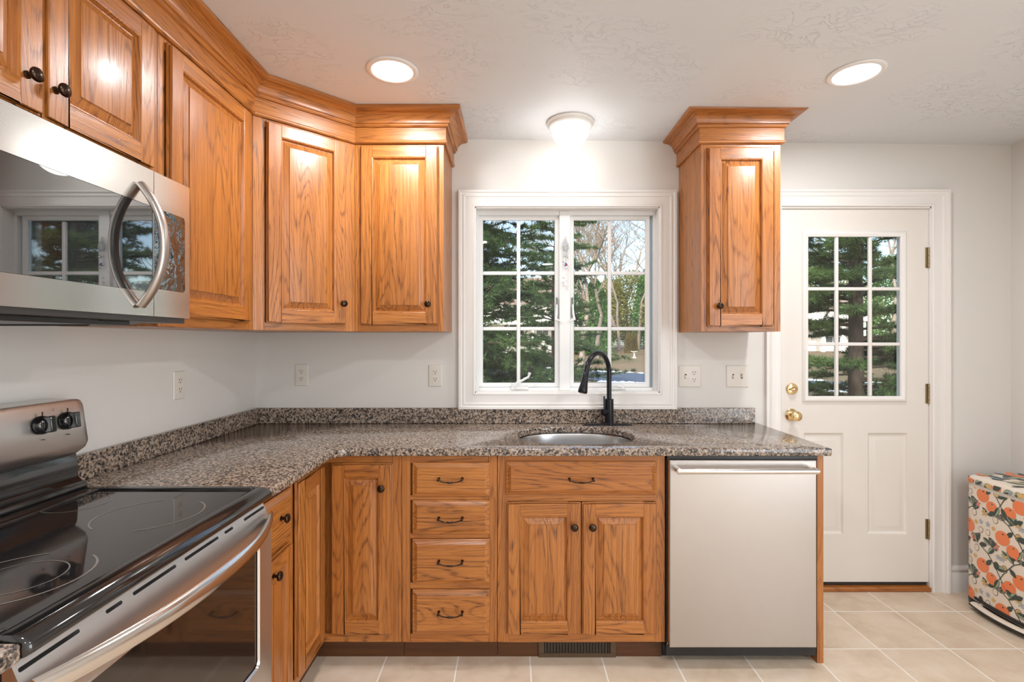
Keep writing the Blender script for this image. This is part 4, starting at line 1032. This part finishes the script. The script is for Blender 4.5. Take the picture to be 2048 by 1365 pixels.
def leafcloud(cent, rad, n, size, shape_='ball', surf=.6):
    u = rng.normal(0, 1, (n, 3)); u /= np.linalg.norm(u, axis=1)[:, None]; rr = rng.uniform(0, 1, (n, 1))**(1/3)*(1-surf)+surf*rng.uniform(.75, 1.0, (n, 1))
    P = u*rr
    if shape_ == 'cone': h_ = rng.uniform(0, 1, n)**1.0; k = np.sqrt(np.maximum(0, 1-h_**1.6))*rng.uniform(.75, 1.05, n); a = rng.uniform(0, 2*PI, n); P = np.stack([k*np.cos(a), k*np.sin(a), h_*2-1], 1)
    P = P*np.asarray(rad)+np.asarray(cent)
    d = rng.normal(0, 1, (n, 3)); d /= np.linalg.norm(d, axis=1)[:, None]; s_ = np.cross(d, rng.normal(0, 1, (n, 3))); s_ /= np.linalg.norm(s_, axis=1)[:, None]+1e-9
    sz = size*rng.uniform(.5, 1.2, (n, 1)); V = np.stack([P-d*sz, P+s_*sz*.45, P+d*sz, P-s_*sz*.45], 1).reshape(-1, 3); return V, np.arange(len(V)).reshape(-1, 4)
def bare_tree(label, loc, h, r, seed, lean=(0, 0), depth=6, leaves=0, fork=.42, mat=None):
    random.seed(seed); t = thing('bare_tree', label, 'tree', loc); segs = []; tipsl = []
    def grow(p, d, L_, r_, k):
        n = 3; q = p
        for i in range(n):
            d2 = (d+Vector((random.gauss(0, .09), random.gauss(0, .09), random.gauss(0, .05)+.03))).normalized(); q2 = q+d2*L_/n
            segs.append((tuple(q), tuple(q2), r_*(1-.3*i/n), r_*(1-.3*(i+1)/n))); q = q2; d = d2
            if k > 0 and k < depth and random.random() < .55: side(q, d, L_*.6, r_*.45, k-1)
        if k <= 0: tipsl.append(tuple(q)); return
        for s_ in range(2 if random.random() < .7 else 3):
            ax = Vector((random.gauss(0, 1), random.gauss(0, 1), random.gauss(0, .4))).normalized(); nd = (d+ax*random.uniform(.35, .7)).normalized(); grow(q, nd, L_*random.uniform(.66, .86), r_*.62, k-1)
    def side(q, d, L_, r_, k):
        ax = Vector((random.gauss(0, 1), random.gauss(0, 1), .3)).normalized(); grow(q, (d*.5+ax).normalized(), L_, r_, max(0, k-1))
    grow(Vector((0, 0, 0)), Vector((lean[0], lean[1], 1)).normalized(), h*fork, r, depth)
    V, F = tubes(segs, 5); raw_mesh('branches', V, F, mat or BARKG, t, True)
    if leaves:
        P = np.asarray(tipsl); P = P[rng.integers(0, len(P), leaves)]+rng.normal(0, .15, (leaves, 3)); d = rng.normal(0, 1, P.shape); d /= np.linalg.norm(d, axis=1)[:, None]; s_ = np.cross(d, rng.normal(0, 1, P.shape)); sz = .09
        V = np.stack([P-d*sz, P+s_*sz*.4, P+d*sz, P-s_*sz*.4], 1).reshape(-1, 3); raw_mesh('leaves', V, np.arange(len(V)).reshape(-1, 4), RUST, t)
RUST = leafmat('rusty_leaves', srgb(170, 100, 70), srgb(200, 150, 110), 2)
def at(px, Y): return ((px-1024)*Y/1010, Y)
for px, Y, h, r, seed, lean, lv, lb in (
    (1163, 37, 9, .24, 4, (.06, 0), 0, 'pale thick-trunked bare tree left in the right sash'),
    (1194, 41, 9, .20, 8, (.03, 0), 0, 'second bare tree, right behind the pale thick-trunked one'),
    (1238, 50, 11, .17, 15, (-.05, 0), 0, 'slender pale bare tree at the centre of the right sash'),
    (1276, 52, 12, .20, 19, (.1, 0), 260, 'bare tree with rusty leaves at the right edge of the right sash'),
    (1258, 62, 13, .22, 27, (0, 0), 0, 'far bare tree behind the pointed shrubs'),
    (1208, 64, 13, .22, 31, (0, 0), 0, 'far bare tree behind the faucet arch'),
    (1084, 60, 12, .2, 35, (.04, 0), 120, 'far bare tree behind the boughs of the left sash'),
    (990, 58, 12, .2, 39, (-.04, 0), 120, 'far bare tree above the white house'),
    (1640, 60, 13, .26, 43, (0, 0), 160, 'far bare tree left in the door glass'), (1790, 40, 11, .2, 47, (.05, 0), 160, 'bare tree at the right side of the door glass'),
    (1500, 60, 13, .26, 53, (0, 0), 0, 'far bare tree between the window and the door'), (1400, 56, 13, .26, 57, (0, 0), 0, 'far bare tree just right of the window')):
    x, y = at(px, Y); bare_tree(lb, (x, y, gz(x, y)-.05), h, r, seed, lean, leaves=lv)
HEDGE = leafmat('olive_evergreen', srgb(96, 108, 54), srgb(168, 164, 92), .8); ARB = leafmat('arborvitae_green', srgb(84, 76, 34), srgb(128, 110, 52), 1.5); GREENB = leafmat('bright_evergreen', srgb(52, 96, 50), srgb(110, 150, 74), .8)
for px, Y, rx, hh, mat, n, lb in (
    (1222, 56, 2.0, 8.0, HEDGE, 6000, 'olive evergreen behind the faucet arch'), (1262, 58, 2.8, 9.0, HEDGE, 8000, 'broad olive evergreen behind the pointed shrubs'), (1296, 54, 1.8, 8.5, GREENB, 6000, 'bright evergreen at the right edge of the right sash'),
    (1190, 44, 1.5, 6.4, GREENB, 6000, 'bright green evergreen beside the pale tree trunks'), (1152, 46, 1.4, 7.0, PINED, 5000, 'dark evergreen left of the pale tree trunk'), (1340, 50, 3, 6.5, HEDGE, 6000, 'olive evergreen just past the window'),
    (1800, 44, 3, 8.0, GREENB, 9000, 'bright evergreen at the right side of the door glass'), (1620, 56, 3.2, 9.0, HEDGE, 8000, 'tall olive evergreen left in the door glass'), (1700, 58, 3.4, 8, HEDGE, 7000, 'olive evergreen behind the pine trunk'), (960, 66, 3.4, 9, HEDGE, 6000, 'olive evergreen behind the white house'), (1480, 54, 3.6, 8, GREENB, 6000, 'evergreen hidden beyond the wall between window and door')):
    x, y = at(px, Y); z = gz(x, y); t = thing('evergreen_tree', lb, 'tree', (x, y, z))
    V, F = leafcloud((0, 0, hh/2+.2), (rx, rx, hh/2), n, .17, 'ball' if mat is HEDGE else 'cone', .5); raw_mesh('foliage', V, F, mat, t)
    V, F = tubes([((0, 0, -.05), (0, 0, hh*.5), .12, .08)], 8); raw_mesh('trunk', V, F, BARKP, t)
for px, Y, lb in ((1256, 45, 'brownish pointed arborvitae shrub on the left of the pair'), (1268.5, 46, 'brownish pointed arborvitae shrub on the right of the pair')):
    x, y = at(px, Y); z = gz(x, y); t = thing('arborvitae', lb, 'shrub', (x, y, z)); V, F = leafcloud((0, 0, .92), (.33, .33, .95), 5000, .06, 'cone', .5); raw_mesh('foliage', V, F, ARB, t)
    V, F = tubes([((0, 0, -.05), (0, 0, 1.2), .04, .03)], 6); raw_mesh('trunk', V, F, BARKP, t)
x, y = at(1268.5, 40); mb = MB(); mb.lathe([(0, 0), (.18, 0), (.17, .05), (.07, .09), (.055, .38), (.09, .44), (.28, .50), (.29, .54), (.25, .52), (0, .47)], n=24)
o = mb.build('birdbath', plain('pale_concrete', srgb(214, 208, 200), .8)); o.location = (x, y, gz(x, y)-.01); tag(o, 'pale concrete birdbath on the lawn across the street', 'birdbath')
SIDING = NT('white_clapboard'); v = SIDING.obj(); s3 = SIDING.node('ShaderNodeSeparateXYZ', {0: v}); fr = SIDING.math('FRACT', SIDING.math('MULTIPLY', s3.outputs[2], 6))
SIDING = SIDING.bsdf({'Base Color': SIDING.mix(SIDING.noise(v, .8, 2), srgb(226, 222, 216), srgb(238, 234, 228)), 'Roughness': .7}, fr, .6, .05)
ROOFM = plain('brown_shingles', srgb(146, 126, 116), .9, var=.2, nscale=12); SHUT = plain('grey_window_dark', srgb(70, 78, 84), .2)
def house(name, label, x0, x1, y, zb, wall_h, roof_h, dp=8, wins=(), porch=None):
    t = thing(name, label, 'house', ((x0+x1)/2, y, zb)); hw = (x1-x0)/2
    mb = MB(); mb.box(-hw, hw, 0, dp, -1, wall_h); wl_ = mb.build('wall', SIDING, t)
    mb = MB(); e_ = .4
    mb.loft([[(-hw-e_, -e_, wall_h), (-hw-e_, dp+e_, wall_h), (-hw-e_, dp/2, wall_h+roof_h)], [(hw+e_, -e_, wall_h), (hw+e_, dp+e_, wall_h), (hw+e_, dp/2, wall_h+roof_h)]]); mb.build('roof', ROOFM, t)
    for a, b, w_, h_ in wins:
        mb = MB(); mb.box(a-w_/2-.1, a+w_/2+.1, -.06, 0, b-.1, b+h_+.1); f_ = mb.build('window', VINYL, wl_)
        mb = MB(); 
        for i in range(2):
            for j in range(3): mb.box(a-w_/2+i*w_/2+.03, a+i*w_/2-.03, -.08, -.05, b+j*h_/3+.03, b+(j+1)*h_/3-.03)
        mb.build('pane', SHUT, f_)
    if porch:
        a, b = porch; mb = MB(); mb.box(a-.3, b+.3, -2.3, 0, 2.6, 3.0); pr_ = mb.build('porch_roof', VINYL, t)
        for k in range(5): xx = a+(b-a)*k/4; mb = MB(); mb.box(xx-.12, xx+.12, -2.1, -1.86, -.4, 2.6); mb.build('porch_column', VINYL, pr_)
        mb = MB(); mb.box(a, b, -2.05, -1.95, .65, .75); mb.build('porch_rail', VINYL, pr_)
house('colonial_house', 'white clapboard house behind the pine boughs of the left sash', -9, 5.4, 50, .3, 4.6, 3.2, wins=((-4, 1.0, 1.2, 1.7), (1.6, 2.2, 1.2, 1.7), (4.8, 1.0, 1.2, 1.7)), porch=(-3, 6))
house('garden_shed', 'small pale grey shed behind the bare tree trunks', 7.4, 9.8, 50, .4, 2.4, 1.2, 3, wins=((.5, .8, .6, .8), ))
house('porch_house', 'white house with a columned porch left in the door glass', 21, 28.3, 42, .3, 3.6, 2.2, wins=((-2, .9, 1.2, 1.6), (2, .9, 1.2, 1.6)), porch=(-3.2, 3.2))
